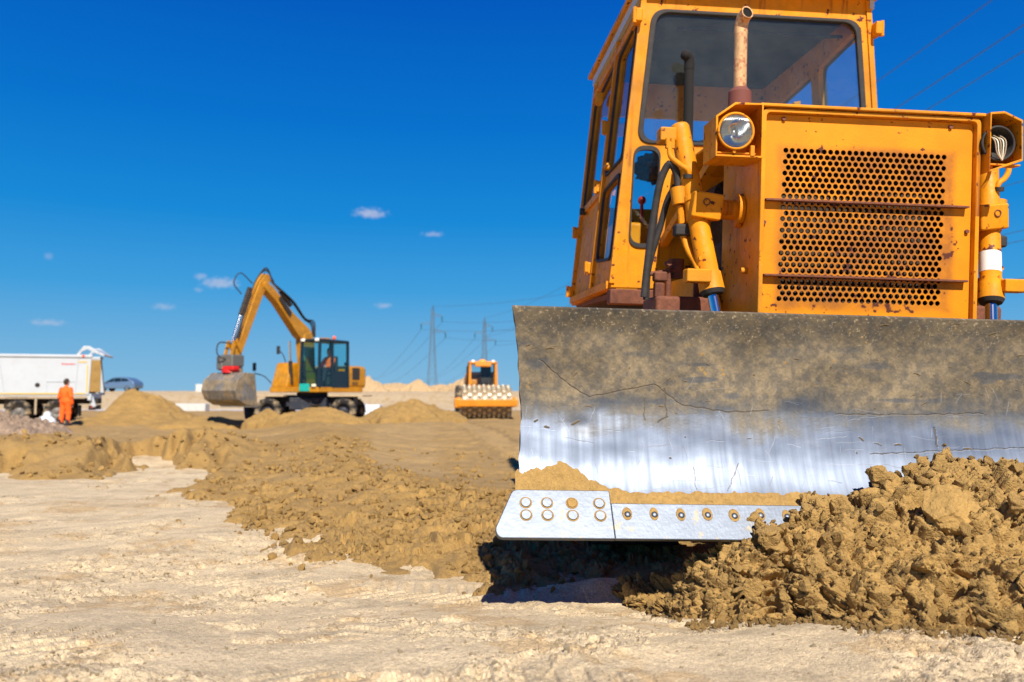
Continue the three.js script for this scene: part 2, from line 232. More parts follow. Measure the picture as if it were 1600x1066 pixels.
function soilAt(x, d, cell) {
  const wob = 0.1 + 0.03 * d;
  let s = d > 1 && d < 60 ? sdPoly(SOIL, x, d) : -3;
  s += wob * (0.6 * n2(x * 2.4 / (1 + 0.08 * d), d * 2.4 / (1 + 0.08 * d)) + 0.4 * n2(x * 7 / (1 + 0.1 * d), d * 7 / (1 + 0.1 * d) + 9));
  let t = s < 0 ? Math.max(-0.25, s * 0.45) : 0.045 * (1 - Math.exp(-s / 0.22));
  if (s < -0.5) return { h: baseH(x, d) - 0.3, s, lump: 0, flat: 0 };
  const ins = smooth(0, 0.5, s), [d1] = nearLine(ROW_LEFT, x, d), [d2, a2] = nearLine(ROW_MID, x, d);
  const w1 = Math.exp(-((d1 / 0.85) ** 2)), sg = interp(d, [4, 8, 15, 30], [0.55, 0.7, 0.9, 1.3]), w2 = Math.exp(-((d2 / sg) ** 2));
  t += ins * (0.36 * w1 * (1 + 0.25 * n2(x * 0.9, 3)) + interp(d, [4, 6, 9, 20, 34], [0.03, 0.08, 0.16, 0.22, 0.25]) * w2);
  let lump = clamp(0.12 + 0.9 * w1 + interp(d, [5, 9, 30], [1, 0.95, 0.7]) * w2 + 0.9 * (1 - smooth(3, 6.5, d)) + 0.8 * (1 - smooth(0.1, 0.8, s)) + 0.35 * smooth(0.15, 0.6, n2(x * 0.4, d * 0.3 + 8)));
  let flat = 0;
  if (d > 7 && d < 40) { const [q] = nearLine(PATH, x, d), w = interp(d, [8, 10, 18, 34], [0.35, 0.45, 0.7, 1.1]), k = smooth(w * 1.15, w * 0.85, q + 0.12 * n2(x * 2, d * 2)) * smooth(7.4, 8.8, d); flat = k; lump *= 1 - 0.95 * k; t += -0.012 * k; }   // graded strip
  if (d > 8 && d < 40) for (const T of TRACKS) {                  // tread of tracked and wheeled machines
    const [q, at] = nearLine(T, x, d); const k = smooth(0.36, 0.28, q); if (q > 0.6) continue;
    flat = Math.max(flat, k); lump *= 1 - 0.65 * k; const bars = Math.sin((d + 0.25 * Math.abs(q)) / 0.2 * 6.283); t += k * (-0.032 + 0.026 * smooth(-0.3, 0.3, bars) * band(cell, 0.2));
    t += 0.05 * smooth(0.3, 0.4, q) * smooth(0.56, 0.42, q) * (0.7 + 0.5 * n2(x * 6, d * 6));
  }
  const k = (0.35 + 0.65 * clamp(s / 0.3)) * (s > 0 ? 1 : 0.4);
  const wx = x + 0.05 * n2(x * 5, d * 5) + 0.012 * n2(x * 22, d * 22), wd = d + 0.05 * n2(x * 5 + 30, d * 5) + 0.012 * n2(x * 22 + 9, d * 22), patch = 0.45 + 0.55 * smooth(-0.4, 0.4, n2(x * 1.7, d * 1.7 + 90));
  t += k * lump * (0.035 * n2(x * 2.2, d * 2.2 + 4) * band(cell, 0.45) + patch * (0.05 * chunks(wx * 7, wd * 7) * band(cell, 0.14) + 0.04 * chunks(wx * 15 + 5, wd * 15) * band(cell, 0.066) + 0.022 * chunks(wx * 33, wd * 33 + 8) * band(cell, 0.03)) + 0.006 * n2(x * 34 + 2, d * 34) * band(cell, 0.03) + 0.003 * n2(x * 80 + 2, d * 80) * band(cell, 0.0125));
  t += (1 - lump) * 0.012 * n2(x * 1.5, d * 1.5) + smooth(9, 14, d) * (0.07 * ins + 0.05 * n2(x * 0.55 + 4, d * 0.9) + 0.03 * Math.max(0, n2(x * 1.3, d * 2.2 + 6))) + 0.002 * n2(x * 20, d * 20) * band(cell, 0.05);
  return { h: baseH(x, d) + t, s, lump, flat };
}
const sandTex = tex(1024, 1024, (u, v) => { const a = fb(u, v, 6, 500, 6), b = fb(u, v, 180, 510, 2), c = clamp((fb(u, v, 70, 520, 2) - 0.7) * 6); const m = 0.865 + 0.26 * (a - 0.5) + 0.3 * (b - 0.5); return [mix(230 * m, 150, c * 0.6), mix(206 * m, 122, c * 0.6), mix(165 * m, 88, c * 0.6)]; }, 1.3);
const sandBump = tex(1024, 1024, (u, v) => [255 * (0.45 * fb(u, v, 40, 530, 4) + 0.55 * fb(u, v, 170, 540, 2))], 0.6, false);
const soilTex = tex(1024, 1024, (u, v) => { const a = fb(u, v, 7, 600, 6), b = fb(u, v, 150, 610, 2), c = clamp((fb(u, v, 60, 620, 2) - 0.66) * 5); const m = 0.86 + 0.24 * (a - 0.5) + 0.18 * (b - 0.5); return [mix(179 * m, 122, c * 0.5), mix(142 * m, 94, c * 0.5), mix(80 * m, 46, c * 0.5)]; }, 1.1);
const soilBump = tex(1024, 1024, (u, v) => [255 * (0.5 * fb(u, v, 30, 630, 5) + 0.5 * fb(u, v, 130, 640, 2))], 0.6, false);
mat.sand = std({ name: 'pale dry sand', map: sandTex, roughness: 0.97, bumpMap: sandBump, bumpScale: 0.009, vertexColors: true });
mat.sandHeap = std({ name: 'tan sand heap', color: rgb(222, 210, 196), map: sandTex, roughness: 0.97, bumpMap: sandBump, bumpScale: 0.01 });
mat.sandFar = std({ name: 'pale sand heap', map: sandTex, roughness: 0.97, bumpMap: sandBump, bumpScale: 0.006 });
mat.soil = std({ name: 'brown loamy soil', map: soilTex, roughness: 0.98, bumpMap: soilBump, bumpScale: 0.012, vertexColors: true });
mat.clod = std({ name: 'brown soil clod', map: soilTex, roughness: 0.98, bumpMap: soilBump, bumpScale: 0.008 });

function sheet(name, A, D, f, m) {                                 // fan-shaped grid: angles (radians right of straight ahead) by distances
  const na = A.length, nd = D.length, P = new Float32Array(na * nd * 3), C = new Float32Array(na * nd * 3), U = new Float32Array(na * nd * 2), keep = new Uint8Array(na * nd);
  for (let j = 0; j < nd; j++) for (let i = 0; i < na; i++) {
    const k = j * na + i, r = D[j], x = Math.sin(A[i]) * r, d = Math.cos(A[i]) * r;
    const cell = Math.max((D[Math.min(j + 1, nd - 1)] - D[Math.max(j - 1, 0)]) / 2, r * (A[Math.min(i + 1, na - 1)] - A[Math.max(i - 1, 0)]) / 2);
    const o = f(x, d, cell); P.set([x, o.h, -d], k * 3); C.set(o.c, k * 3); U.set([x, d], k * 2); keep[k] = o.keep === false ? 0 : 1;
  }
  const I = [];
  for (let j = 0; j < nd - 1; j++) for (let i = 0; i < na - 1; i++) { const a = j * na + i, b = a + 1, c = a + na, e = c + 1; if (keep[a] | keep[b] | keep[c] | keep[e]) I.push(a, b, c, b, e, c); }
  const g = new THREE.BufferGeometry(); g.setAttribute('position', new THREE.BufferAttribute(P, 3)); g.setAttribute('color', new THREE.BufferAttribute(C, 3)); g.setAttribute('uv', new THREE.BufferAttribute(U, 2)); g.setIndex(I); g.computeVertexNormals(); g.userData.keep = true;
  const o = mesh(name, g, m, scene); o.userData.kind = 'structure'; return o;
}
const D2R = Math.PI / 180;
{
  const A = []; for (let a = -180; a < -36; a += 4) A.push(a * D2R); for (let a = -36; a <= 36.001; a += 0.1) A.push(a * D2R); for (let a = 40; a <= 180; a += 4) A.push(a * D2R);
  const D = [0.02, 0.5, 1.0, 1.3]; let r = 1.5; while (r < 16) { D.push(r); r *= 1.0042; } while (r < 130) { D.push(r); r *= 1.014; } while (r < 5000) { D.push(r); r *= 1.3; } D.push(5200);
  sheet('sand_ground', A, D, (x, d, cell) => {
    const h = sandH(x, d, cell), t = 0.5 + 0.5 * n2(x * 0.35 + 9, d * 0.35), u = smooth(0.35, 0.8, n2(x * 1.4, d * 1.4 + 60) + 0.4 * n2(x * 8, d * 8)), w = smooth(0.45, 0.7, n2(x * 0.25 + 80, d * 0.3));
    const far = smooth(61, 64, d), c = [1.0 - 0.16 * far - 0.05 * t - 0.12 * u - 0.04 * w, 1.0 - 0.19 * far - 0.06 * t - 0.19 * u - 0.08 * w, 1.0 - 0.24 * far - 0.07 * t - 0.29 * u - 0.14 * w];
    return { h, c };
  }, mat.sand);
}
{
  const A = []; for (let a = -38; a < 12; a += 0.105) A.push(a * D2R); for (let a = 12; a <= 60; a += 0.5) A.push(a * D2R);
  const D = []; let r = 3.2; while (r < 16) { D.push(r); r *= 1.0042; } while (r < 64) { D.push(r); r *= 1.009; }
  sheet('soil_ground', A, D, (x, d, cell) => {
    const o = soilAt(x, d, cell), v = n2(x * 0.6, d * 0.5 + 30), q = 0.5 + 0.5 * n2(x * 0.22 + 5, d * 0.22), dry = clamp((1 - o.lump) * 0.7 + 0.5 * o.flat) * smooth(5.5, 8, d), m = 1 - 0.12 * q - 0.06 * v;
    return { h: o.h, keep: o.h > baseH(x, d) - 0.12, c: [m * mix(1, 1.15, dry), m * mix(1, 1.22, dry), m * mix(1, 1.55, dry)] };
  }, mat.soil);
}
{ // the worn haul road at the foot of the bank
  const g = new THREE.PlaneGeometry(240, 5.2, 60, 6).rotateX(-Math.PI / 2).translate(0, 0, -58.2); warp(g, (v) => { v.y = 0.09 + 0.02 * n2(v.x * 0.1, v.z); });
  const o = mesh('haul_road', g, std({ name: 'pale concrete', map: tex(256, 256, (u, v) => { const m = fb(u, v, 8, 700, 5); return [168 + 30 * m, 165 + 28 * m, 166 + 26 * m]; }, 6), roughness: 0.9 }), scene); o.userData.kind = 'structure';
}
const groundY = (x, d) => Math.max(sandH(x, d, 0.3), d < 60 ? soilAt(x, d, 0.3).h : -9);
// ------------------------------------------------------------------ the bulldozer (local axes: x across, y up, z forward towards the blade; z = 0 at the radiator grille)
const dozer = thing('bulldozer', 'large weathered yellow bulldozer with wide steel blade, close in the foreground', 'bulldozer');
dozer.position.set(1.6552, 0.649, -3.8645); dozer.rotation.set(3.5 * D2R, 4 * D2R, -1.25 * D2R, 'YXZ');
{
  const Y = mat.yellow;
  // ---- blade: a rolled mouldboard, worn bright below and caked with dust above
  const PR = new THREE.SplineCurve([[0.43, 0.752], [0.5, 0.7], [0.56, 0.664], [0.62, 0.636], [0.7, 0.606], [0.77, 0.582], [0.81, 0.573], [0.88, 0.57], [0.98, 0.575], [1.09, 0.592], [1.176, 0.618]].map(([y, z]) => new THREE.Vector2(y, z)));
  const half = (v) => interp(v, [0, 0.12, 0.45, 0.75, 1], [1.712, 1.697, 1.684, 1.7, 1.73]);
  const dent = (x, v) => 0.0035 * n2(x * 1.2 + 3, v * 1.6) + 0.0009 * n2(x * 4, v * 4 + 5) + 0.0002 * n2(x * 12, v * 14) - 0.006 * Math.exp(-(((x + 1.46) / 0.05) ** 2) - ((v - 0.42) / 0.04) ** 2);
  const bladeAt = (x, v, off = 0) => { const p = PR.getPointAt(v), t = PR.getTangentAt(v), q = off + dent(x, v); return [x, p.x + t.y * -q * 1, p.y + t.x * q]; };
  // tangent (dy, dz); the outward normal (towards the viewer) is (-dz, dy)
  const NU = 220, NV = 64, pos = [], uv = [], idx = [];
  for (const side of [0, 1]) for (let j = 0; j <= NV; j++) for (let i = 0; i <= NU; i++) {
    const v = j / NV, x = (i / NU * 2 - 1) * half(v) + 0.004 * n2(v * 9, side + 3) * (i === 0 ? 1 : 0); pos.push(...bladeAt(x, v, side ? -0.024 : 0)); uv.push((x + 1.73) / 3.46, v);
  }
  const W1 = NU + 1, off = W1 * (NV + 1);
  for (let j = 0; j < NV; j++) for (let i = 0; i < NU; i++) { const a = j * W1 + i; idx.push(a, a + 1, a + W1, a + 1, a + W1 + 1, a + W1, off + a, off + a + W1, off + a + 1, off + a + 1, off + a + W1, off + a + W1 + 1); }
  const vidx = [];   // rim, with vertices of its own so that its edge stays sharp
  const rim = (list) => { for (let k = 0; k + 1 < list.length; k++) { const n = pos.length / 3; for (const q of [list[k], list[k + 1], list[k] + off, list[k + 1] + off]) { pos.push(pos[q * 3], pos[q * 3 + 1], pos[q * 3 + 2]); uv.push(uv[q * 2], uv[q * 2 + 1]); } vidx.push(n, n + 2, n + 1, n + 1, n + 2, n + 3); } };
  rim(Array.from({ length: NU + 1 }, (_, i) => i)); rim(Array.from({ length: NU + 1 }, (_, i) => NV * W1 + NU - i)); rim(Array.from({ length: NV + 1 }, (_, j) => (NV - j) * W1)); rim(Array.from({ length: NV + 1 }, (_, j) => j * W1 + NU));
  const bg = new THREE.BufferGeometry(); bg.setAttribute('position', new THREE.Float32BufferAttribute(pos, 3)); bg.setAttribute('uv', new THREE.Float32BufferAttribute(uv, 2)); bg.setIndex([...idx, ...vidx]); bg.computeVertexNormals(); bg.userData.keep = true;
  // its surface: colour, roughness/metalness and relief painted by where soil has scoured and where dust has stuck
  const TW = 2048, TH = 512, col = new Float32Array(TW * TH * 3), orm = new Float32Array(TW * TH * 2), hgt = new Float32Array(TW * TH);
  for (let j = 0; j < TH; j++) for (let i = 0; i < TW; i++) {
    const u = i / TW, v = j / TH, X = u * 3.46, Yv = v * 0.82, k = j * TW + i;
    const g1 = fb(u, v * 0.25, 16, 801), g2 = fb(u, v * 0.25, 128, 802), g3 = fb(u, v * 0.25, 448, 803), sw = n2(X * 2.2, Yv * 5 + 2), sw2 = n2(X * 5 + 9, Yv * 11);
    let cov = smooth(0.37, 0.62, v + 0.05 * sw + 0.035 * sw2 + 0.16 * (g1 - 0.5));
    const vs = fb(u, v * 0.015, 192, 806); cov = clamp(cov + (vs - 0.5) * 0.9 * cov * (1 - cov) * 2); cov *= 0.84 + 0.2 * smooth(0.35, 0.6, g2); 
    cov *= 1 - 0.45 * smooth(0.55, 0.85, n2(X * 1.6 + 20, Yv * 14) + 0.4 * sw2) * smooth(0.95, 0.7, v);                     // rubbed patches in the dust
    const top = smooth(0.80, 0.93, v + 0.05 * sw2 + 0.1 * (g1 - 0.5));
    const dm = 0.78 + 0.28 * (g2 - 0.5) + 0.24 * (g3 - 0.5) + 0.1 * sw + 0.2 * (g1 - 0.5), dust = [mix(146, 122, top) * dm, mix(131, 110, top) * dm, mix(106, 90, top) * dm];
    const fl = smooth(0.68, 0.8, g3) * top * 0.6; for (let c = 0; c < 3; c++) dust[c] = mix(dust[c], [190, 172, 140][c], fl);
    const cl = smooth(0.72, 0.78, fb(u, v * 0.25, 192, 811) * 0.7 + g1 * 0.3) * cov; for (let c = 0; c < 3; c++) dust[c] = mix(dust[c], [160, 124, 66][c], cl * 0.8);   // crumbs of soil
    const mm = 0.95 + 0.05 * (g1 - 0.5) + 0.16 * (fb(u, v * 0.012, 256, 805) - 0.5), met = [102 * mm, 110 * mm, 124 * mm];
    for (let c = 0; c < 3; c++) col[k * 3 + c] = mix(met[c], dust[c], cov);
    orm[k * 2] = mix(0.49 + 0.04 * (g1 - 0.5) + 0.16 * (vs - 0.5), 0.92, cov); orm[k * 2 + 1] = 1 - cov; hgt[k] = 0.5 + 0.22 * cov * (0.5 + 0.5 * g3) + 0.04 * (g1 - 0.5) + 0.05 * (vs - 0.5) + 0.2 * (g3 - 0.5) * (0.06 + cov) + 0.2 * cl;
  }
  const stroke = (pts, r, dark, rough, dep) => { for (let s = 1; s < pts.length; s++) { const [ax, ay] = pts[s - 1], [bx_, by] = pts[s], n = Math.ceil(Math.hypot((bx_ - ax) * TW, (by - ay) * TH) * 1.5); for (let q = 0; q <= n; q++) { const t = q / n, cx = mix(ax, bx_, t) * TW + 2 * n2(q * 0.02, s), cy = mix(ay, by, t) * TH + 2 * n2(q * 0.02 + 50, s), R = r * (0.6 + 0.6 * Math.abs(n2(q * 0.05, s + 9))); for (let dy = -3; dy <= 3; dy++) for (let dx = -3; dx <= 3; dx++) { const w = clamp(R - Math.hypot(dx, dy) + 0.5); if (w <= 0) continue; const ix = Math.round(cx + dx), iy = Math.round(cy + dy); if (ix < 0 || iy < 0 || ix >= TW || iy >= TH) continue; const k = iy * TW + ix; for (let c = 0; c < 3; c++) col[k * 3 + c] = mix(col[k * 3 + c], dark[c], w * 0.45); orm[k * 2] = mix(orm[k * 2], rough, w * 0.5); orm[k * 2 + 1] *= 1 - 0.6 * w; hgt[k] += dep * w; } } } };
  const U = (x) => (x + 1.73) / 3.46, gouge = [84, 74, 62];
  stroke([[U(-1.62), 0.74], [U(-1.5), 0.62], [U(-1.42), 0.56], [U(-1.16), 0.63]], 1.6, gouge, 0.9, -0.25); stroke([[U(-1.16), 0.63], [U(-1.05), 0.53], [U(-0.86), 0.5], [U(-0.7), 0.51]], 1.7, gouge, 0.9, -0.25);
  stroke([[U(-1.2), 0.56], [U(-1.2), 0.45]], 1.3, gouge, 0.9, -0.2); stroke([[U(-1.12), 0.61], [U(-1.11), 0.47], [U(-1.15), 0.44]], 1.8, gouge, 0.9, -0.2); stroke([[U(-0.42), 0.5], [U(-0.1), 0.505], [U(0.2), 0.52]], 1.4, gouge, 0.9, -0.2); stroke([[U(-0.3), 0.3], [U(0.5), 0.36]], 1.0, gouge, 0.8, -0.12); stroke([[U(-0.02), 0.44], [U(-0.02), 0.34]], 1.8, gouge, 0.9, -0.2); stroke([[U(-1.02), 0.22], [U(-1.02), 0.1]], 0.8, [120, 112, 104], 0.6, -0.1); stroke([[U(-0.84), 0.24], [U(-0.9), 0.1]], 0.9, [120, 112, 104], 0.6, -0.1);
  seed(77);
  for (let q = 0; q < 260; q++) { const x = rand(), v = rand() * 0.62, l = rr(0.004, 0.04), a = rand() < 0.5 ? rr(-0.4, 0.4) : rr(1.2, 1.9); stroke([[x, v], [x + Math.cos(a) * l, v + Math.sin(a) * l * 2.2]], rr(0.3, 0.75), rand() < 0.6 ? [96, 98, 102] : [140, 146, 155], rr(0.35, 0.6), rr(-0.04, 0.015)); }
  for (let q = 0; q < 130; q++) { const x = rand(), v = rr(0.25, 0.98), l = rr(0.002, 0.012); stroke([[x, v], [x + rr(-l, l), v + rr(-l, l) * 2]], rr(0.8, 2.4), [96, 78, 52], 0.95, 0.12); }
  const toTex = (f, srgb) => { const d = new Uint8Array(TW * TH * 4); for (let k = 0; k < TW * TH; k++) { const c = f(k); d[k * 4] = clamp(c[0], 0, 255); d[k * 4 + 1] = clamp(c[1], 0, 255); d[k * 4 + 2] = clamp(c[2], 0, 255); d[k * 4 + 3] = 255; } const t = new THREE.DataTexture(d, TW, TH); t.magFilter = THREE.LinearFilter; t.wrapS = t.wrapT = THREE.ClampToEdgeWrapping; if (srgb) t.colorSpace = THREE.SRGBColorSpace; t.needsUpdate = true; return t; };
  const ormT = toTex((k) => [255, orm[k * 2] * 255, orm[k * 2 + 1] * 255], false);
  mat.blade = phy({ anisotropy: 0.55, name: 'scoured and dusty blade steel', map: toTex((k) => [col[k * 3], col[k * 3 + 1], col[k * 3 + 2]], true), roughnessMap: ormT, metalnessMap: ormT, roughness: 1, metalness: 1, bumpMap: toTex((k) => [hgt[k] * 255, 0, 0].fill(clamp(hgt[k] * 200, 0, 255)), false), bumpScale: 0.0035 });
  const blade = mesh('blade', bg, mat.blade, dozer);
  // ribs and boxing behind the blade
  mesh('back_rib', [bx(3.36, 0.09, 0.12, 0, 1.1, 0.49, 0.01), bx(3.36, 0.1, 0.1, 0, 0.56, 0.53, 0.01)], Y, blade);
  for (const x of [-1.45, -0.95, -0.45, 0.45, 0.95, 1.45]) mesh('back_gusset', bx(0.03, 0.62, 0.16, x, 0.8, 0.455, 0.004), Y, blade);
  // caked soil on the ledge above the cutting edge
  {
    const p = [], q = [], ui = [], nx = 150, ny = 16, yTop = (x) => interp(x, [-1.72, -1.7, -1.62, -1.54, -1.47, -1.42, -1.36, -1.3, -0.6, -0.2], [0.535, 0.557, 0.566, 0.592, 0.568, 0.53, 0.512, 0.492, 0.494, 0.482]) + 0.006 * n2(x * 18, 2) + 0.003 * n2(x * 50, 7);
    for (let i = 0; i <= nx; i++) for (let j = 0; j <= ny; j++) { const x = mix(-1.71, -0.2, i / nx), y1 = yTop(x), y = mix(0.432, y1, j / ny), v = invY(y), e = Math.min(1, (1 - j / ny) * 5, 1); p.push(...bladeAt(x, v, -0.002 + 0.013 * e * (0.75 + 0.35 * n2(x * 9, y * 30)) + 0.002 * n2(x * 70, y * 90))); ui.push(x, y); }
    for (let i = 0; i < nx; i++) for (let j = 0; j < ny; j++) { const a = i * (ny + 1) + j; q.push(a, a + ny + 1, a + 1, a + 1, a + ny + 1, a + ny + 2); }
    const g = new THREE.BufferGeometry(); g.setAttribute('position', new THREE.Float32BufferAttribute(p, 3)); g.setAttribute('uv', new THREE.Float32BufferAttribute(ui, 2)); g.setIndex(q); g.computeVertexNormals(); g.userData.keep = true;
    const s = mesh('caked_sand', g, mat.clod, blade); s.userData.label = 'damp brown sand stuck along the foot of the blade';
  }
  function invY(y) { let a = 0, b = 1; for (let i = 0; i < 24; i++) { const m = (a + b) / 2; if (PR.getPointAt(m).x < y) a = m; else b = m; } return (a + b) / 2; }
  // cutting edge in three lengths: two end bits and the long middle edge, bolted on
  const edgeMat = std({ name: 'polished edge steel', map: tex(512, 512, (u, v) => { const m = fb(u, v, 6, 831), k = fb(u * 0.2, v, 120, 832), s = clamp((fb(u, v, 22, 835) - 0.68) * 9) * 0.5; return [mix(112 * (0.9 + 0.14 * m * k * 2), 150, s), mix(119 * (0.9 + 0.14 * m * k * 2), 128, s), mix(130 * (0.9 + 0.14 * m * k * 2), 92, s)]; }, 0.5), roughness: 0.5, metalness: 1, bumpMap: fineBump, bumpScale: 0.0003 });
  const A0 = V(0, 0.482, 0.716), A1 = V(0, 0.331, 0.832), dir = A1.clone().sub(A0), L = dir.length(); dir.normalize(); const nrm = V(0, -dir.z, dir.y).multiplyScalar(-1);       // in-plane down, and out towards the viewer
  const ontoEdge = (g) => g.applyMatrix4(new THREE.Matrix4().makeBasis(V(1, 0, 0), dir.clone().negate(), nrm)).translate(0, A1.y, A1.z);   // shape x, y (0 at the bottom, up), z out
  const bend = (g) => warp(g, (v) => { v.z += 0.006 * Math.sin(v.x * 5) + 0.004 * Math.sin(v.y * 26 + v.x * 3); });
  for (const s of [-1, 1]) {
    const o = roundPoly([[s * 1.357, 0.0], [s * 1.361, L], [s * 1.722, L], [s * 1.79, 0.03], [s * 1.775, 0.0]], [0.004, 0.006, 0.02, 0.02, 0.02], 4);
    const bit = mesh('end_bit', ontoEdge(new THREE.ExtrudeGeometry(shapeOf(s < 0 ? o : o.slice().reverse()), { depth: 0.016, bevelEnabled: true, bevelSize: 0.003, bevelThickness: 0.003, bevelOffset: -0.003, bevelSegments: 2 }).translate(0, 0, 0.006)), edgeMat, blade);
    if (s < 0) bit.userData.label = 'polished flared end bit with two rows of bolts';
    for (const x of [1.675, 1.597, 1.505, 1.404]) for (const h of [0.088, 0.137]) {
      const sandy = s < 0 && x === 1.505 && h > 0.1;
      mesh(sandy ? 'caked_sand' : 'bolt', ontoEdge(new THREE.CylinderGeometry(0.0165, 0.0185, 0.006, 20).rotateX(Math.PI / 2).translate(s * x, h, 0.0265)), sandy ? mat.clod : edgeMat, blade);
      mesh('bolt_seat', ontoEdge(new THREE.TorusGeometry(0.0205, 0.003, 6, 24).translate(s * x, h, 0.0245)), mat.clod, blade);
    }
  }
  mesh('cutting_edge', ontoEdge(new THREE.ExtrudeGeometry(shapeOf([[-1.356, 0.002], [1.356, 0.002], [1.359, 0.142], [-1.359, 0.142]]), { depth: 0.014, bevelEnabled: true, bevelSize: 0.003, bevelThickness: 0.003, bevelOffset: -0.003, bevelSegments: 2 }).translate(0, 0, 0.003)), edgeMat, blade);
  for (let i = 0; i < 27; i++) {
    const x = -1.303 + i * 0.1, h = 0.1 + 0.003 * Math.sin(i * 3);
    mesh('bolt_seat', ontoEdge(new THREE.SphereGeometry(1, 14, 8).scale(0.0185 + 0.002 * Math.sin(i * 5), 0.026, 0.004).translate(x, h, 0.0205)), mat.clod, blade);
    mesh('bolt', ontoEdge(new THREE.SphereGeometry(1, 14, 8).scale(0.0125, 0.0125, 0.007).translate(x + 0.001, h - 0.004, 0.0225)), edgeMat, blade);
  }
  // push arms from the track frames
  for (const s of [-1, 1]) mesh('push_arm', [bar([s * 1.32, 0.42, 0.56], [s * 1.3, 0.5, -2.0], 0.16, 0.2), bx(0.22, 0.24, 0.1, s * 1.32, 0.46, 0.53, 0.02)], Y, dozer);

  // ---- radiator housing and bonnet
  const hw = 0.537, top = 2.172;
  const housing = mesh('radiator_housing', [bx(0.014, top - 0.9 - 0.02, 0.5, -hw + 0.008, (top + 0.9) / 2, -0.27, 0.003), bx(0.014, top - 0.9 - 0.02, 0.5, hw - 0.008, (top + 0.9) / 2, -0.27, 0.003), bx(2 * hw - 0.03, 0.02, 0.5, 0, 0.9, -0.27, 0.003),
    ex(roundPoly([[-hw, 0.86], [hw, 0.86], [hw, top], [-hw, top]], [0.02, 0.02, 0.035, 0.035]), 0.045, [roundPoly([[-hw + 0.02, 0.88], [hw - 0.02, 0.88], [hw - 0.02, top - 0.018], [-hw + 0.02, top - 0.018]], [0.01, 0.01, 0.025, 0.025]).reverse()], 0.003, 0.02)], Y, dozer);
  const holes = []; const dx = 0.0313, dy = 0.0271;
  for (let r = 0; r < 27; r++) for (let c = 0; c < 26; c++) { const x = -0.42 + c * dx + (r % 2 ? dx / 2 : 0) - 0.0006 * r + 0.012, y = 1.985 - r * dy; if (r % 2 && c === 25) continue; holes.push(poly(10, 0.0126, x, y, 0.2).reverse()); }
  mesh('grille_panel', ex([[-hw + 0.021, 0.89], [hw - 0.021, 0.89], [hw - 0.021, top - 0.02], [-hw + 0.021, top - 0.02]], 0.005, holes, 0, -0.012), phy({ name: 'grimy perforated panel paint', specularIntensity: 0.55, roughness: 0.6, bumpMap: fineBump, bumpScale: 0.0007, map: tex(1024, 1024, (u, v) => {
    const x = ((u + 0.5) % 1 - 0.5) * 2, y = v < 0.3 ? v * 2 + 2 : v * 2, a = fb(u, v, 8, 871), b = fb(u, v, 64, 872), c = fb(u, v, 20, 875);
    const inside = smooth(-0.03, 0.02, Math.min(x + 0.44, 0.42 - x, y - 1.24, 2.0 - y) + 0.03 * (a - 0.5)), gr = clamp(inside * (0.35 + 1.1 * (a - 0.35) + 0.5 * (b - 0.5)) + 0.14 * a), ru = smooth(0.7, 0.77, c * 0.35 + b * 0.65 + 0.07 * smooth(1.36, 1.24, y) + 0.03 * inside), m = 0.9 + 0.14 * (c - 0.5);
    return [mix(mix(248 * m, 118, gr * 0.8), 84, ru), mix(mix(154 * m, 70, gr * 0.8), 42, ru), mix(mix(2, 40, gr), 26, ru)]; }, 2) }), housing);
  mesh('radiator_core', [bx(0.98, 1.16, 0.06, 0, 1.5, -0.2, 0.01), ...Array.from({ length: 30 }, (_, i) => bx(0.003, 1.1, 0.02, -0.46 + i * 0.0317, 1.5, -0.16, 0.001))], mat.darkSteel, housing);
  for (const [y, x0, x1] of [[1.744, -0.512, 0.486], [1.389, -0.512, 0.488]]) mesh('grille_bar', bx(x1 - x0, 0.01, 0.036, (x0 + x1) / 2, y, 0.006, 0.002), mat.rust, housing);
  for (const [x, y, z] of [[-0.424, 2.132, -0.008], [0.4, 2.13, -0.008], [-0.508, 1.638, -0.006], [0.493, 1.63, -0.006]]) mesh('bolt', hexBolt(x, y, z, 0.011, 0.014), mat.rust, housing);
  mesh('bonnet', [bx(2 * hw + 0.03, 0.016, 1.56, 0, top + 0.012, -0.745, 0.005), bx(0.016, 0.5, 1.0, -hw - 0.002, top - 0.262, -1.035, 0.004).scale(1, 1, 1), bx(0.016, 0.5, 1.0, hw + 0.002, top - 0.262, -1.035, 0.004)].slice(0, 1), Y, dozer);
  mesh('engine', [bx(0.62, 0.95, 0.9, 0, 1.45, -1.02, 0.05), bx(0.3, 0.3, 0.5, -0.34, 1.5, -0.9, 0.05), bx(0.26, 0.24, 0.5, 0.34, 1.6, -0.95, 0.05), rd([-0.45, 1.9, -0.7], [-0.45, 1.9, -1.2], 0.08), rd([0.4, 1.9, -0.7], [0.4, 1.9, -1.3], 0.07)], mat.darkSteel, dozer);
  mesh('main_frame', [bx(0.16, 0.34, 3.1, -0.47, 0.93, -1.6, 0.02), bx(0.16, 0.34, 3.1, 0.47, 0.93, -1.6, 0.02), bx(1.0, 0.3, 0.1, 0, 0.9, -0.02, 0.02), bx(1.5, 0.36, 1.9, 0, 1.02, -2.5, 0.03)], Y, dozer);
  for (const s of [-1, 1]) mesh('bonnet_strut', bar([s * 0.56, 2.1, -0.52], [s * 0.6, 1.72, -1.5], 0.05, 0.05), mat.yellow, dozer);
  for (const s of [-1, 1]) mesh('guard_plate', bx(0.02, 0.46, 1.0, s * 0.6, 1.22, -1.0, 0.004), Y, dozer);

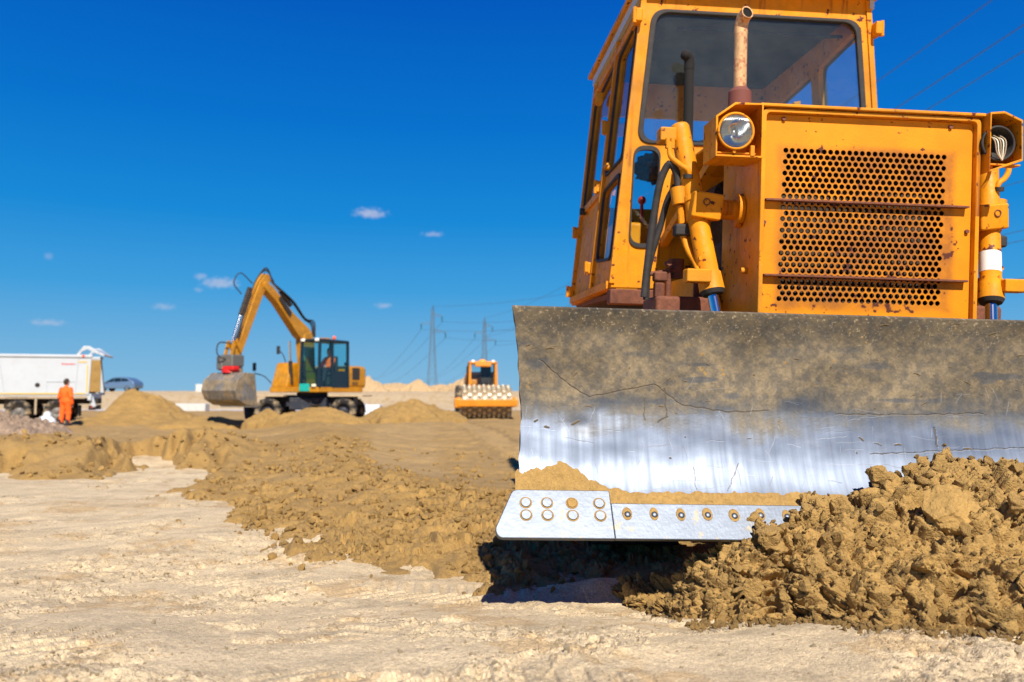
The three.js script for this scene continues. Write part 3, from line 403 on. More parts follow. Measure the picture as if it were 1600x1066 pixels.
  // ---- headlights in folded plate boxes
  for (const s of [-1, 1]) {
    const box = s < 0 ? [[-0.772, 1.925], [-0.55, 1.925], [-0.55, 2.178], [-0.684, 2.178], [-0.774, 2.112]] : [[0.55, 1.905], [0.716, 1.965], [0.712, 2.158], [0.62, 2.196], [0.55, 2.188]];
    const inn = inset(box, 0.011).reverse();
    const hl = mesh('headlight', [ex(box, 0.19, [inn], 0.0015, 0.065), ex(inset(box, 0.002), 0.006, [], 0, -0.12)], Y, dozer);
    const cx = s < 0 ? -0.684 : 0.612, cy = s < 0 ? 2.04 : 2.05, r = s < 0 ? 0.084 : 0.082;
    const bowl = new THREE.LatheGeometry([[0.001, -0.1], [0.03, -0.097], [0.06, -0.075], [0.078, -0.03], [r, 0.0], [r + 0.004, 0.006], [r - 0.004, 0.012], [r - 0.008, 0.004], [0.07, -0.028], [0.05, -0.07], [0.001, -0.09]].map(([a, b]) => new THREE.Vector2(a, b)), 32).rotateX(Math.PI / 2).translate(cx, cy, s < 0 ? 0.075 : 0.03);
    mesh('lamp_shell', bowl, s < 0 ? Y : mat.black, hl);
    if (s < 0) {
      mesh('reflector', new THREE.LatheGeometry([[0.001, -0.07], [0.04, -0.055], [0.066, -0.025], [0.076, 0.002]].map(([a, b]) => new THREE.Vector2(a, b)), 32).rotateX(Math.PI / 2).translate(cx, cy, 0.075), mat.chrome, hl);
      mesh('bulb', new THREE.SphereGeometry(0.014, 12, 8).translate(cx, cy, 0.045), mat.bright, hl);
      const lens = new THREE.SphereGeometry(0.19, 40, 20, 0, 2 * Math.PI, 0, Math.asin(0.077 / 0.19)).rotateX(Math.PI / 2).translate(cx, cy, 0.075 - 0.17 + 0.008);
      mesh('lens', lens, phy({ name: 'ribbed lamp glass', color: rgb(240, 244, 244), transmission: 1, thickness: 0, roughness: 0.12, ior: 1.6, bumpMap: tex(256, 8, (u) => [128 + 120 * Math.sin(u * 60 * 6.283)], 0.5, false), bumpScale: 0.002 }), hl);
      mesh('bracket', [bx(0.19, 0.008, 0.05, cx + 0.01, 1.945, 0.03, 0.002), bx(0.02, 0.05, 0.02, cx + 0.085, 1.955, 0.06, 0.003), hexBolt(cx - 0.003, 1.948, 0.07, 0.009, 0.01)], Y, hl);
    } else {
      for (let k = 0; k < 5; k++) mesh('wire', tb([[cx - 0.04 + k * 0.016, cy + 0.05 - 0.01 * (k % 2), 0.0], [cx - 0.03 + k * 0.014, cy + 0.01, 0.05], [cx - 0.02 + k * 0.01, cy - 0.05, 0.055], [cx + 0.01, cy - 0.085, 0.05]], 0.0035, 14, 6), k % 2 ? std({ name: 'pale wire', color: rgb(222, 214, 190), roughness: 0.6 }) : std({ name: 'dirty wire', color: rgb(160, 138, 110), roughness: 0.7 }), hl);
      mesh('bracket', [bx(0.16, 0.008, 0.05, cx + 0.02, 1.945, 0.03, 0.002), tb([[cx - 0.03, 1.94, 0.03], [cx - 0.04, 1.88, 0.02], [0.56, 1.84, 0.0]], 0.008, 12, 6)], Y, hl);
    }
  }
  // ---- exhaust stack
  const stack = mesh('exhaust_stack', [tb([[-0.42, 2.44, -0.63], [-0.421, 2.6, -0.63], [-0.422, 2.78, -0.63]], 0.035, 12, 20), tb([[-0.422, 2.77, -0.632], [-0.421, 2.82, -0.63], [-0.418, 2.853, -0.612], [-0.41, 2.87, -0.572]], 0.0365, 20, 20)], mat.pipe, dozer);
  mesh('collar', [rd([-0.42, 2.19, -0.63], [-0.42, 2.45, -0.63], 0.062, 0.062, 24), rd([-0.42, 2.45, -0.63], [-0.42, 2.475, -0.63], 0.062, 0.04, 24)], mat.collar, stack);
  mesh('pipe_mouth', [new THREE.RingGeometry(0.029, 0.0366, 20).lookAt(V(0.28, 0.2, 1)).translate(-0.4095, 2.8705, -0.570)], mat.pipe, stack);
  mesh('mouth_shade', [new THREE.CircleGeometry(0.031, 20).lookAt(V(0.28, 0.25, 1)).translate(-0.411, 2.8695, -0.5745)], std({ name: 'mouth_shade', color: rgb(14, 13, 13), roughness: 1 }), stack);  // black disc painted as the shade inside the open pipe end

  // ---- lift cylinders, hoses and pipes on both sides of the bonnet
  for (const s of [-1, 1]) {
    const P = (x, y, z) => [s * x, y, z], T = [0.827, 2.165, -0.36], B = [0.709, 1.315, -0.13], at = (t) => P(mix(T[0], B[0], t), mix(T[1], B[1], t), mix(T[2], B[2], t));
    const cyl = mesh('lift_cylinder', [rd(at(0), at(0.94), 0.05, 0.05, 24), rd(at(-0.012), at(0), 0.044, 0.05, 24), rd(at(0.44), at(0.47), 0.056, 0.056, 24), rd(at(0.55), at(0.58), 0.056, 0.056, 24), rd(at(0.9), at(1.0), 0.058, 0.061, 24)], Y, dozer);
    mesh('seal', rd(at(1.0), at(1.022), 0.061, 0.05, 24), mat.black, cyl);
    mesh('rod', rd(at(0.98), at(1.75), 0.027, 0.027, 20), mat.chrome, cyl);
    mesh('rod_eye', [bx(0.1, 0.12, 0.1, ...at(1.76), 0.02), rd(P(0.56, at(1.78)[1], at(1.78)[2]), P(0.7, at(1.78)[1], at(1.78)[2]), 0.05)], Y, cyl);
    const c = at(0.5);
    const blk = mesh('trunnion', [bx(0.15, 0.13, 0.13, c[0] - s * 0.035, c[1], c[2] + 0.035, 0.012, [0.12, 0, s * 0.12]), rd([c[0], c[1], c[2]], [s * 0.55, c[1] - 0.01, c[2]], 0.05), rd([s * 0.57, c[1] - 0.01, c[2]], [s * 0.54, c[1] - 0.01, c[2]], 0.085)], Y, cyl);
    mesh('pin_ring', new THREE.TorusGeometry(0.016, 0.003, 6, 20).translate(c[0] - s * 0.025, c[1] + 0.01, c[2] + 0.104), mat.rust, blk);
    mesh('port_block', [bx(0.085, 0.07, 0.09, ...P(0.9, 2.115, -0.335), 0.008), rd(P(0.905, 2.09, -0.29), P(0.905, 2.04, -0.29), 0.013), rd(P(0.88, 2.09, -0.29), P(0.88, 2.04, -0.29), 0.013)], Y, cyl);
    mesh('port_block', [bx(0.12, 0.065, 0.08, ...P(0.795, 1.383, -0.1), 0.008)], Y, cyl);
    mesh('steel_pipe', [tb([P(0.895, 2.07, -0.29), P(0.892, 2.0, -0.28), P(0.85, 1.95, -0.25), P(0.812, 1.92, -0.24), P(0.805, 1.87, -0.25), P(0.835, 1.81, -0.27)], 0.014, 40), rd(P(0.842, 1.84, -0.29), P(0.835, 1.755, -0.28), 0.045, 0.04), rd(P(0.835, 1.75, -0.28), P(0.825, 1.66, -0.28), 0.02)], Y, cyl);
    mesh('pipe_clamp', bx(0.09, 0.06, 0.07, ...P(0.823, 1.625, -0.27), 0.012), mat.black, cyl); mesh('pipe_clamp', rd(P(0.812, 1.9, -0.235), P(0.812, 1.88, -0.237), 0.024), mat.black, cyl);
    mesh('steel_pipe', [tb([P(0.82, 1.6, -0.27), P(0.8, 1.53, -0.25), P(0.775, 1.46, -0.2), P(0.77, 1.41, -0.15)], 0.016, 24), hexBolt(...P(0.765, 1.475, -0.16), 0.014, 0.05)], Y, cyl);
    if (s < 0) mesh('hose', tb([P(0.99, 1.29, -0.36), P(0.98, 1.42, -0.36), P(0.955, 1.7, -0.34), P(0.925, 1.9, -0.31), P(0.89, 1.965, -0.29), P(0.858, 1.92, -0.29), P(0.845, 1.85, -0.29)], 0.019, 50, 12), mat.black, cyl);
    if (s < 0) mesh('hose', tb([P(0.965, 1.28, -0.42), P(0.955, 1.45, -0.42), P(0.905, 1.66, -0.4), P(0.875, 1.8, -0.37), P(0.85, 1.86, -0.33)], 0.017, 40, 12), mat.black, cyl);
    mesh('valve_linkage', [bx(0.07, 0.05, 0.06, ...P(0.9, 1.40, -0.4), 0.01), bx(0.05, 0.08, 0.05, ...P(0.905, 1.33, -0.4), 0.01), rd(P(0.85, 1.45, -0.42), P(0.85, 1.28, -0.42), 0.016), rd(P(0.95, 1.415, -0.42), P(0.79, 1.44, -0.42), 0.012), hexBolt(...P(0.86, 1.47, -0.39), 0.016, 0.05), rd(P(0.8, 1.4, -0.45), P(0.8, 1.5, -0.45), 0.04)], mat.rust, cyl);
    if (s > 0) mesh('white_tape', rd(at(0.72), at(0.84), 0.0515, 0.0515, 24), std({ name: 'white tape', color: rgb(228, 226, 220), roughness: 0.6 }), cyl);
    mesh('bolt', hexBolt(s * 0.552, 1.42, -0.14, 0.017, 0.03, 'x'), mat.yellow, housing);
    mesh('hose_guard', [bx(0.05, 0.42, 0.02, ...P(0.63, 1.35, -0.62), 0.004), bx(0.3, 0.12, 0.3, ...P(0.78, 1.24, -0.5), 0.02)], mat.rust, dozer);
  }

  // ---- cab
  const zc = -1.525, zr = -3.32, wAt = (y) => 0.936 - 0.088 * (y - 1.438);
  const quad = (y0, y1, k = 0) => [[-wAt(y0) + k, y0], [wAt(y0) - k, y0], [wAt(y1) - k, y1], [-wAt(y1) + k, y1]];
  const wind = roundPoly([[-0.778, 2.385], [0.778, 2.385], [0.697, 3.262], [-0.697, 3.262]], 0.1, 8), slot = (s) => { const o = roundPoly([[s * 0.825, 1.7], [s * 0.648, 1.7], [s * 0.632, 2.35], [s * 0.805, 2.35]], 0.075, 8); return s < 0 ? o : o.slice().reverse(); };
  const front = ex(quad(1.42, 3.42), 0.05, [wind.slice().reverse(), slot(-1).slice().reverse(), slot(1).slice().reverse()], 0.006, zc);
  const sideOf = (s, holesS, depth = 0.045) => warp(ex([[-zc + 0.05, 1.42], [-zr - 0.05, 1.38], [-zr - 0.05, 3.42], [-zc + 0.05, 3.42]], depth, holesS.map((h) => h.slice().reverse()), 0), (v) => { const t = v.z, sz = v.x; v.x = s * (wAt(v.y) - 0.002 + t); v.z = -sz; });
  const winA = roundPoly([[1.63, 2.3], [2.22, 2.3], [2.2, 3.18], [1.63, 3.24]], 0.06), winB = roundPoly([[2.34, 2.22], [3.2, 2.22], [3.18, 3.12], [2.33, 3.18]], 0.06), winC = roundPoly([[1.64, 1.62], [2.2, 1.66], [2.22, 2.18], [1.64, 2.2]], 0.07);
  const sides = [-1, 1].map((s) => { const g = sideOf(s, [winA, winB, winC]); if (s > 0) { const i = g.index; if (i) { for (let k = 0; k < i.count; k += 3) { const a = i.getX(k); i.setX(k, i.getX(k + 1)); i.setX(k + 1, a); } } else { const p = g.attributes.position; for (let k = 0; k < p.count; k += 3) { const a = V().fromBufferAttribute(p, k), b = V().fromBufferAttribute(p, k + 1); p.setXYZ(k, b.x, b.y, b.z); p.setXYZ(k + 1, a.x, a.y, a.z); } } g.computeVertexNormals(); } return g; });
  const rearWin = [roundPoly([[-0.78, 2.25], [-0.02, 2.25], [-0.02, 3.06], [-0.72, 3.06]], 0.06), roundPoly([[0.02, 2.25], [0.78, 2.25], [0.72, 3.06], [0.02, 3.06]], 0.06)];
  const rear = ex(quad(1.38, 3.42), 0.05, rearWin.map((h) => h.slice().reverse()), 0.006, zr + 0.05);
  const cab = mesh('cab', [front, ...sides, rear], Y, dozer);
  mesh('roof', [bx(1.56, 0.1, 1.92, 0, 3.46, -2.42, 0.03), bx(1.66, 0.04, 2.0, 0, 3.43, -2.42, 0.012)], Y, cab);
  for (const s of [-1, 1]) mesh('drip_rail', bar([s * (wAt(3.38) + 0.018), 3.38, zc + 0.02], [s * (wAt(3.38) + 0.018), 3.36, zr], 0.03, 0.07), mat.white, cab);
  mesh('headliner', [bx(1.46, 0.03, 1.7, 0, 3.37, -2.42, 0.004)], mat.headliner, cab);
  mesh('cab_floor', [bx(1.8, 0.04, 1.75, 0, 1.38, -2.42, 0.004), bx(1.9, 0.1, 0.12, 0, 1.36, zc - 0.02, 0.01)], mat.rust, cab);
  mesh('windshield_gasket', ex(inset(wind, -0.016), 0.03, [inset(wind, 0.024).reverse()], 0.006, zc + 0.012), mat.black, cab);
  const paneAt = (pts, z) => new THREE.ShapeGeometry(shapeOf(pts)).translate(0, 0, z);
  const dirtyGlass = phy({ name: 'dusty windshield glass', color: rgb(226, 243, 247), transmissionMap: tex(512, 512, (u, v) => [255 * clamp(0.996 - 0.022 * fb(u, v, 4, 851) - 0.018 * fb(u, v, 16, 853))], 1.6, false), transmission: 1, thickness: 0, roughness: 0.03, ior: 1.55 });
  const ws = mesh('windshield', paneAt(inset(wind, 0.012), zc - 0.012), dirtyGlass, cab); ws.userData.label = 'large dusty windshield in a black rubber gasket';
  for (const s of [-1, 1]) { mesh('window_gasket', ex(inset(slot(s), -0.012), 0.03, [inset(slot(s), 0.016).reverse()], 0, zc + 0.012), mat.black, cab); mesh('pane', paneAt(inset(slot(s), 0.01), zc - 0.012), mat.glass, cab); }
  for (const w of rearWin) mesh('pane', paneAt(inset(w, -0.006), zr + 0.02), mat.glass, cab);
  for (const s of [-1, 1]) for (const w of [winA, winB, winC]) {
    mesh('pane', warp(new THREE.ShapeGeometry(shapeOf(inset(w, -0.006))), (v) => { const q = v.x; v.x = s * (wAt(v.y) - 0.018); v.z = -q; }), mat.glass, cab);
    mesh('window_gasket', warp(ex(inset(w, -0.014), 0.02, [inset(w, 0.012).reverse()], 0), (v) => { const q = v.x, t = v.z; v.x = s * (wAt(v.y) + 0.012 + t); v.z = -q; }), mat.black, cab);
  }
  // door on the near side: seams, posts, hinges and catches
  for (const s of [-1, 1]) {
    const X = (y, k = 0.012) => s * (wAt(y) + k);
    const door = mesh('door', [bar([X(1.46), 1.46, -2.28], [X(3.32), 3.32, -2.27], 0.03, 0.05), bar([X(1.44), 1.44, -3.24], [X(3.3), 3.3, -3.23], 0.03, 0.04), bar([X(2.2), 2.2, -2.28], [X(2.17), 2.17, -3.24], 0.024, 0.05), bar([X(3.24), 3.24, -1.56], [X(3.2), 3.2, -3.24], 0.024, 0.04), bar([X(1.44), 1.44, -1.56], [X(1.42), 1.42, -3.26], 0.03, 0.05)], Y, cab);
    for (const [y, z] of [[3.2, -1.5], [3.06, -2.82], [2.68, -2.3], [2.24, -2.36], [1.62, -2.36], [2.02, -3.3], [1.5, -3.28]]) mesh('hinge', [bx(0.05, 0.09, 0.1, X(y, 0.03), y, z, 0.012), rd([X(y, 0.055), y - 0.05, z + 0.03], [X(y, 0.055), y + 0.05, z + 0.03], 0.014)], Y, door);
    mesh('catch', [rd([X(2.32, 0.01), 2.32, -2.02], [X(2.32, 0.05), 2.32, -2.02], 0.02), bx(0.02, 0.02, 0.12, X(2.32, 0.05), 2.32, -1.97, 0.006)], mat.yellow, door);
    mesh('rubber_stop', rd([X(2.16, 0.01), 2.16, -3.0], [X(2.16, 0.06), 2.16, -3.0], 0.03), mat.black, door);
  }
  for (const s of [-1, 1]) mesh('corner_post', [bar([s * (wAt(1.45) - 0.002), 1.45, zc - 0.005], [s * (wAt(3.4) - 0.002), 3.4, zc - 0.005], 0.035, 0.035)], Y, cab);
  mesh('vent_frame', [bar([0.86, 2.55, -2.3], [0.98, 2.95, -2.62], 0.035), bar([0.98, 2.95, -2.62], [0.98, 2.3, -2.62], 0.035), bar([0.86, 2.55, -2.3], [0.98, 2.3, -2.62], 0.03)], Y, cab);
  // inside
  mesh('operator_seat', [bx(0.56, 0.16, 0.52, 0.05, 1.95, -2.55, 0.05), bx(0.54, 0.75, 0.14, 0.05, 2.35, -2.85, 0.05, [-0.12, 0, 0]), bx(0.07, 0.08, 0.45, -0.28, 2.15, -2.55, 0.03), bx(0.07, 0.08, 0.45, 0.38, 2.15, -2.55, 0.03)], mat.seat, cab);
  mesh('dashboard', [bx(1.1, 0.5, 0.26, 0, 1.95, -1.75, 0.05), bx(1.3, 0.08, 0.16, 0, 2.22, -1.7, 0.03)], mat.darkSteel, cab);
  mesh('control_lever', [rd([-0.35, 1.5, -2.05], [-0.4, 2.2, -1.98], 0.014), new THREE.SphereGeometry(0.03, 12, 8).translate(-0.4, 2.22, -1.975)], mat.black, cab);
  mesh('control_lever', [rd([-0.62, 1.5, -2.0], [-0.66, 2.05, -1.9], 0.012), new THREE.SphereGeometry(0.03, 12, 8).translate(-0.66, 2.07, -1.895)], std({ name: 'red knob', color: rgb(170, 38, 28), roughness: 0.5 }), cab);
  mesh('side_console', [bx(0.3, 0.5, 0.7, -0.72, 1.66, -2.2, 0.03), bx(0.3, 0.45, 0.7, 0.7, 1.64, -2.4, 0.03)], Y, cab);
  mesh('stack_reflection_pipe', [tb([[-0.47, 2.18, -1.44], [-0.473, 2.6, -1.44], [-0.475, 2.86, -1.44]], 0.032, 12, 14), tb([[-0.475, 2.85, -1.44], [-0.476, 2.9, -1.437], [-0.485, 2.928, -1.43], [-0.505, 2.935, -1.42]], 0.034, 14, 14), new THREE.SphereGeometry(0.034, 14, 8).translate(-0.506, 2.935, -1.42)], std({ name: 'black stack reflection', color: rgb(20, 18, 18), roughness: 0.9 }), dozer);  // added black pipe standing in for the exhaust stack's reflection in the windshield
  seed(61); for (const [x, y, z, r, c] of [[0.1, 2.62, -2.95, 0.2, [120, 92, 70]], [0.42, 2.5, -2.9, 0.16, [150, 96, 60]], [-0.3, 2.55, -3.0, 0.15, [70, 84, 96]]]) mesh('crumpled_cloth', warp(new THREE.IcosahedronGeometry(1, 7), (v) => { const k = 1 + 0.25 * n3(v.x * 2 + x * 9, v.y * 2, v.z * 2) + 0.14 * n3(v.x * 5, v.y * 5 + z, v.z * 5); v.set(x + v.x * r * k * 1.2, y + v.y * r * k * 0.8, z + v.z * r * k * 0.7); }), std({ name: 'old cloth', color: rgb(...c), roughness: 0.95 }), cab);
  mesh('sun_visor', bx(1.1, 0.02, 0.24, 0.1, 3.24, -1.75, 0.006, [0.35, 0, 0]), mat.black, cab);

  // ---- running gear
  for (const s of [-1, 1]) {
    const xT = s * 0.98, r = 0.4, z0 = -0.62, z1 = -3.2, yc = 0.43;
    const tr = mesh('track_frame', [bx(0.26, 0.26, 2.5, xT, 0.44, -1.9, 0.03), bx(0.34, 0.1, 1.6, xT, 0.62, -1.9, 0.02)], Y, dozer);
    mesh('idler', rd([xT - 0.07, yc, z0], [xT + 0.07, yc, z0], 0.34, 0.34, 28), mat.darkSteel, tr);
    mesh('sprocket', [rd([xT - 0.06, yc, z1], [xT + 0.06, yc, z1], 0.33, 0.33, 22), ...Array.from({ length: 18 }, (_, i) => bx(0.08, 0.08, 0.05, xT, yc + 0.34 * Math.sin(i / 18 * 6.283), z1 + 0.34 * Math.cos(i / 18 * 6.283), 0.01, [-i / 18 * 6.283 + 1.57, 0, 0]))], mat.darkSteel, tr);
    for (let i = 0; i < 5; i++) mesh('roller', rd([xT - 0.1, 0.16, -1.0 - i * 0.45], [xT + 0.1, 0.16, -1.0 - i * 0.45], 0.11, 0.11, 18), mat.darkSteel, tr);
    const straight = z0 - z1, per = 2 * straight + 2 * Math.PI * r, n = 42, shoe = mergeGeometries([bx(0.46, 0.025, 0.17, 0, 0, 0, 0.004), bx(0.46, 0.05, 0.022, 0, 0.035, 0.04, 0.004)]);
    for (let i = 0; i < n; i++) {
      let q = i / n * per, y, z, a;
      if (q < straight) { y = yc + r; z = z1 + q; a = 0; } else if ((q -= straight) < Math.PI * r) { a = q / r; y = yc + r * Math.cos(a); z = z0 + r * Math.sin(a); } else if ((q -= Math.PI * r) < straight) { a = Math.PI; y = yc - r; z = z0 - q; } else { q -= straight; a = Math.PI + q / r; y = yc - r * Math.cos(q / r); z = z1 - r * Math.sin(q / r); }
      const m = new THREE.Mesh(shoe, mat.darkSteel); m.name = 'track_shoe'; m.castShadow = m.receiveShadow = true; m.position.set(xT, y, z); m.rotation.x = a; tr.add(m);
    }
    mesh('fender', [bx(0.5, 0.03, 1.9, s * 0.94, 1.12, -2.35, 0.008)], Y, dozer);
  }
}
// ------------------------------------------------------------------ clods, crumbs and the soil rolled up in front of the blade
function clodGeo(sd, detail, rough = 1) {
  seed(sd); const g = mergeVertices(new THREE.IcosahedronGeometry(1, detail).deleteAttribute('normal').deleteAttribute('uv')), cuts = [], off = rr(0, 90);
  for (let i = 0; i < 13; i++) cuts.push([V(rr(-1, 1), rr(-1, 1), rr(-1, 1)).normalize(), rr(0.42, 0.8)]);
  const sc = [rr(0.8, 1.35), rr(0.5, 0.85), rr(0.75, 1.15)];
  warp(g, (v) => {
    for (const [n, d] of cuts) { const q = v.dot(n) - d; if (q > 0) v.addScaledVector(n, -q * 0.97); }
    const k = 1 + rough * (0.1 * n3(v.x * 1.7 + off, v.y * 1.7, v.z * 1.7) + 0.07 * Math.max(-0.5, n3(v.x * 4.2, v.y * 4.2 + off, v.z * 4.2)) + (detail > 4 ? 0.06 * Math.max(-0.4, n3(v.x * 10, v.y * 10, v.z * 10 + off)) : 0)); v.multiplyScalar(k); v.x *= sc[0]; v.y *= sc[1]; v.z *= sc[2];
  });
  g.computeVertexNormals(); const q = boxUV(g), uv = q.attributes.uv; for (let i = 0; i < uv.count; i++) uv.setXY(i, uv.getX(i) * 0.1 + sd * 0.37, uv.getY(i) * 0.1); q.userData.keep = true; return q;
}
const clodsS = [1, 2, 3, 4, 5, 6].map((i) => clodGeo(900 + i, 2)), clodsM = Array.from({ length: 10 }, (_, i) => clodGeo(950 + i, 6)), clodsL = Array.from({ length: 6 }, (_, i) => clodGeo(990 + i, 16));
function scatter(name, places, m, tint) {                          // thousands of crumbs: one object, drawn as copies of a few shapes
  const o = new THREE.Group(); o.name = numbered(name); o.userData.kind = 'stuff'; scene.add(o);
  const M = new THREE.Matrix4(), q = new THREE.Quaternion(), e = new THREE.Euler(), c = new THREE.Color();
  clodsS.forEach((g, k) => {
    const mine = places.filter((_, i) => i % clodsS.length === k), im = new THREE.InstancedMesh(g, m, mine.length); im.name = name.replace(/s$/, ''); im.userData.kind = 'stuff'; im.castShadow = im.receiveShadow = true;
    mine.forEach(([x, y, z, s], i) => { e.set(rr(0, 6.28), rr(0, 6.28), rr(0, 6.28)); q.setFromEuler(e); M.compose(V(x, y, z), q, V(s, s, s)); im.setMatrixAt(i, M); const t = rr(0.82, 1.1); im.setColorAt(i, c.setRGB(t * tint[0], t * tint[1], t * tint[2])); });
    o.add(im);
  });
  return o;
}
{
  // profile of the rolled-up soil, by x: toe distance, crest height
  const toe = (x) => interp(x, [0.4, 0.46, 0.53, 0.58, 0.79, 0.97, 1.07, 1.18, 1.36, 1.49, 2.5, 4.2], [3.45, 3.33, 3.05, 2.7, 2.78, 2.72, 2.58, 2.51, 2.47, 2.37, 2.3, 2.42]) + 0.03 * n2(x * 9, 3);
  const crest = (x) => interp(x, [0.4, 0.5, 0.62, 0.74, 0.84, 0.93, 1.06, 1.25, 1.32, 1.42, 1.51, 1.6, 1.7, 1.89, 2.4, 4.2], [0.66, 0.69, 0.76, 0.85, 0.93, 1.0, 1.03, 1.05, 1.08, 1.1, 1.14, 1.18, 1.2, 1.19, 1.17, 1.1]) + 0.02 * n2(x * 6, 8);
  const faceD = (x) => 2.892 + 0.071 * (x + 0.057), crestD = (x) => faceD(x) + interp(x, [0.4, 0.7, 0.9, 1.3], [0.4, -0.02, -0.02, 0.02]), backD = (x) => faceD(x) + interp(x, [0.4, 0.75, 1.0, 1.3], [0.55, 0.12, 0.1, 0.14]);
  const raw = (x, t) => {                                           // t: 0 toe .. 0.8 crest .. 1 back
    if (t < 0.8) { const q = t / 0.8, d = mix(toe(x), crestD(x), q), g0 = baseH(x, toe(x)) - 0.03, k = 0.55 * q + 0.45 * Math.sin(q * 1.57); return V(x, mix(g0, crest(x), k), -d); }
    const q = (t - 0.8) / 0.2; return V(x, crest(x) + 0.01 * q, -mix(crestD(x), backD(x), q));
  };
  const nrmAt = (x, t) => { const a = raw(x + 0.02, t).sub(raw(x - 0.02, t)), b = raw(x, Math.min(1, t + 0.02)).sub(raw(x, Math.max(0, t - 0.02))); return a.cross(b).normalize(); };
  const surf = (x, t) => {
    const p = raw(x, t), n = nrmAt(x, t), k = smooth(0, 0.1, t);
    const q = 0.035 * n3(p.x * 4, p.y * 4, p.z * 4) + 0.062 * chunks3(p.x * 8 + 0.3 * n3(p.x * 14, p.y * 14, p.z * 14), p.y * 10, p.z * 9) + 0.034 * chunks3(p.x * 18 + 3 + 0.25 * n3(p.x * 40, p.y * 40, p.z * 40), p.y * 19, p.z * 17) + 0.013 * chunks3(p.x * 40, p.y * 40 + 5, p.z * 40) + 0.004 * n3(p.x * 90, p.y * 90, p.z * 90 + 2);
    return p.addScaledVector(n, q * (0.35 + 0.65 * k));
  };
  const NX = 420, NT = 150, P = new Float32Array((NX + 1) * (NT + 1) * 3), U = new Float32Array((NX + 1) * (NT + 1) * 2), I = [];
  for (let i = 0; i <= NX; i++) for (let j = 0; j <= NT; j++) { const s = i / NX, x = 0.4 + 3.8 * (0.42 * s + 0.58 * s * s), k = i * (NT + 1) + j, p = surf(x, j / NT); P.set([p.x, p.y, p.z], k * 3); U.set([p.x, p.y - p.z], k * 2); }
  for (let i = 0; i < NX; i++) for (let j = 0; j < NT; j++) { const a = i * (NT + 1) + j, b = a + NT + 1; I.push(a, b, a + 1, a + 1, b, b + 1); }
  const g = new THREE.BufferGeometry(); g.setAttribute('position', new THREE.BufferAttribute(P, 3)); g.setAttribute('uv', new THREE.BufferAttribute(U, 2)); g.setIndex(I); g.computeVertexNormals();
  const pile = thing('soil_pile', 'tumbled pile of brown soil clods rolled up in front of the bulldozer blade', 'soil pile');
  mesh('loose_soil', g, mat.clod, pile);
  seed(4242);
  const put = (p, s, list, parent) => { const m = new THREE.Mesh(list[Math.floor(rand() * list.length)], mat.clod); m.name = 'clod'; m.castShadow = m.receiveShadow = true; m.position.copy(p); m.rotation.set(rr(0, 6.28), rr(0, 6.28), rr(0, 6.28)); m.scale.setScalar(s); parent.add(m); return m; };
  // the few big ones, then 280 others that can be told apart
  for (const [x, t, s] of [[1.2, 0.74, 0.062], [1.5, 0.52, 0.125], [0.93, 0.62, 0.045], [1.66, 0.8, 0.07], [1.78, 0.82, 0.06], [1.35, 0.3, 0.07], [0.74, 0.55, 0.04], [1.05, 0.42, 0.06], [1.9, 0.35, 0.09], [0.85, 0.3, 0.05], [1.6, 0.2, 0.06], [2.1, 0.6, 0.11], [1.42, 0.82, 0.055]]) { const p = surf(x, t); put(p.addScaledVector(nrmAt(x, t), s * 0.25), s, clodsL, pile); }
  for (let k = 0; k < 285; k++) { const x = 0.5 + 1.9 * Math.pow(rand(), 0.85), t = rr(0.0, 0.95), s = 0.009 + 0.036 * Math.pow(rand(), 2.6), p = surf(x, t); put(p.addScaledVector(nrmAt(x, t), s * 0.3), s, clodsM, pile); }
  const cr = []; for (let k = 0; k < 10000; k++) { const x = 0.42 + 2.6 * Math.pow(rand(), 0.95), t = rr(0, 1), s = 0.002 + 0.012 * Math.pow(rand(), 4), p = surf(x, t); cr.push([p.x, p.y + s * 0.3, p.z, s]); }
  // spill at the toe and crumbs still falling over the end of the pile
  for (let k = 0; k < 2200; k++) { const x = 0.45 + 2.2 * rand(), d = toe(x) - Math.abs(rr(-0.2, 0.2) * rand()), s = 0.003 + 0.012 * Math.pow(rand(), 3); cr.push([x, sandH(x, d, 0.01) + s * 0.4, -d, s]); }
  scatter('soil_crumbs', cr, mat.clod, [1, 1, 1]).userData.label = 'fine brown crumbs over the soil pile';
}
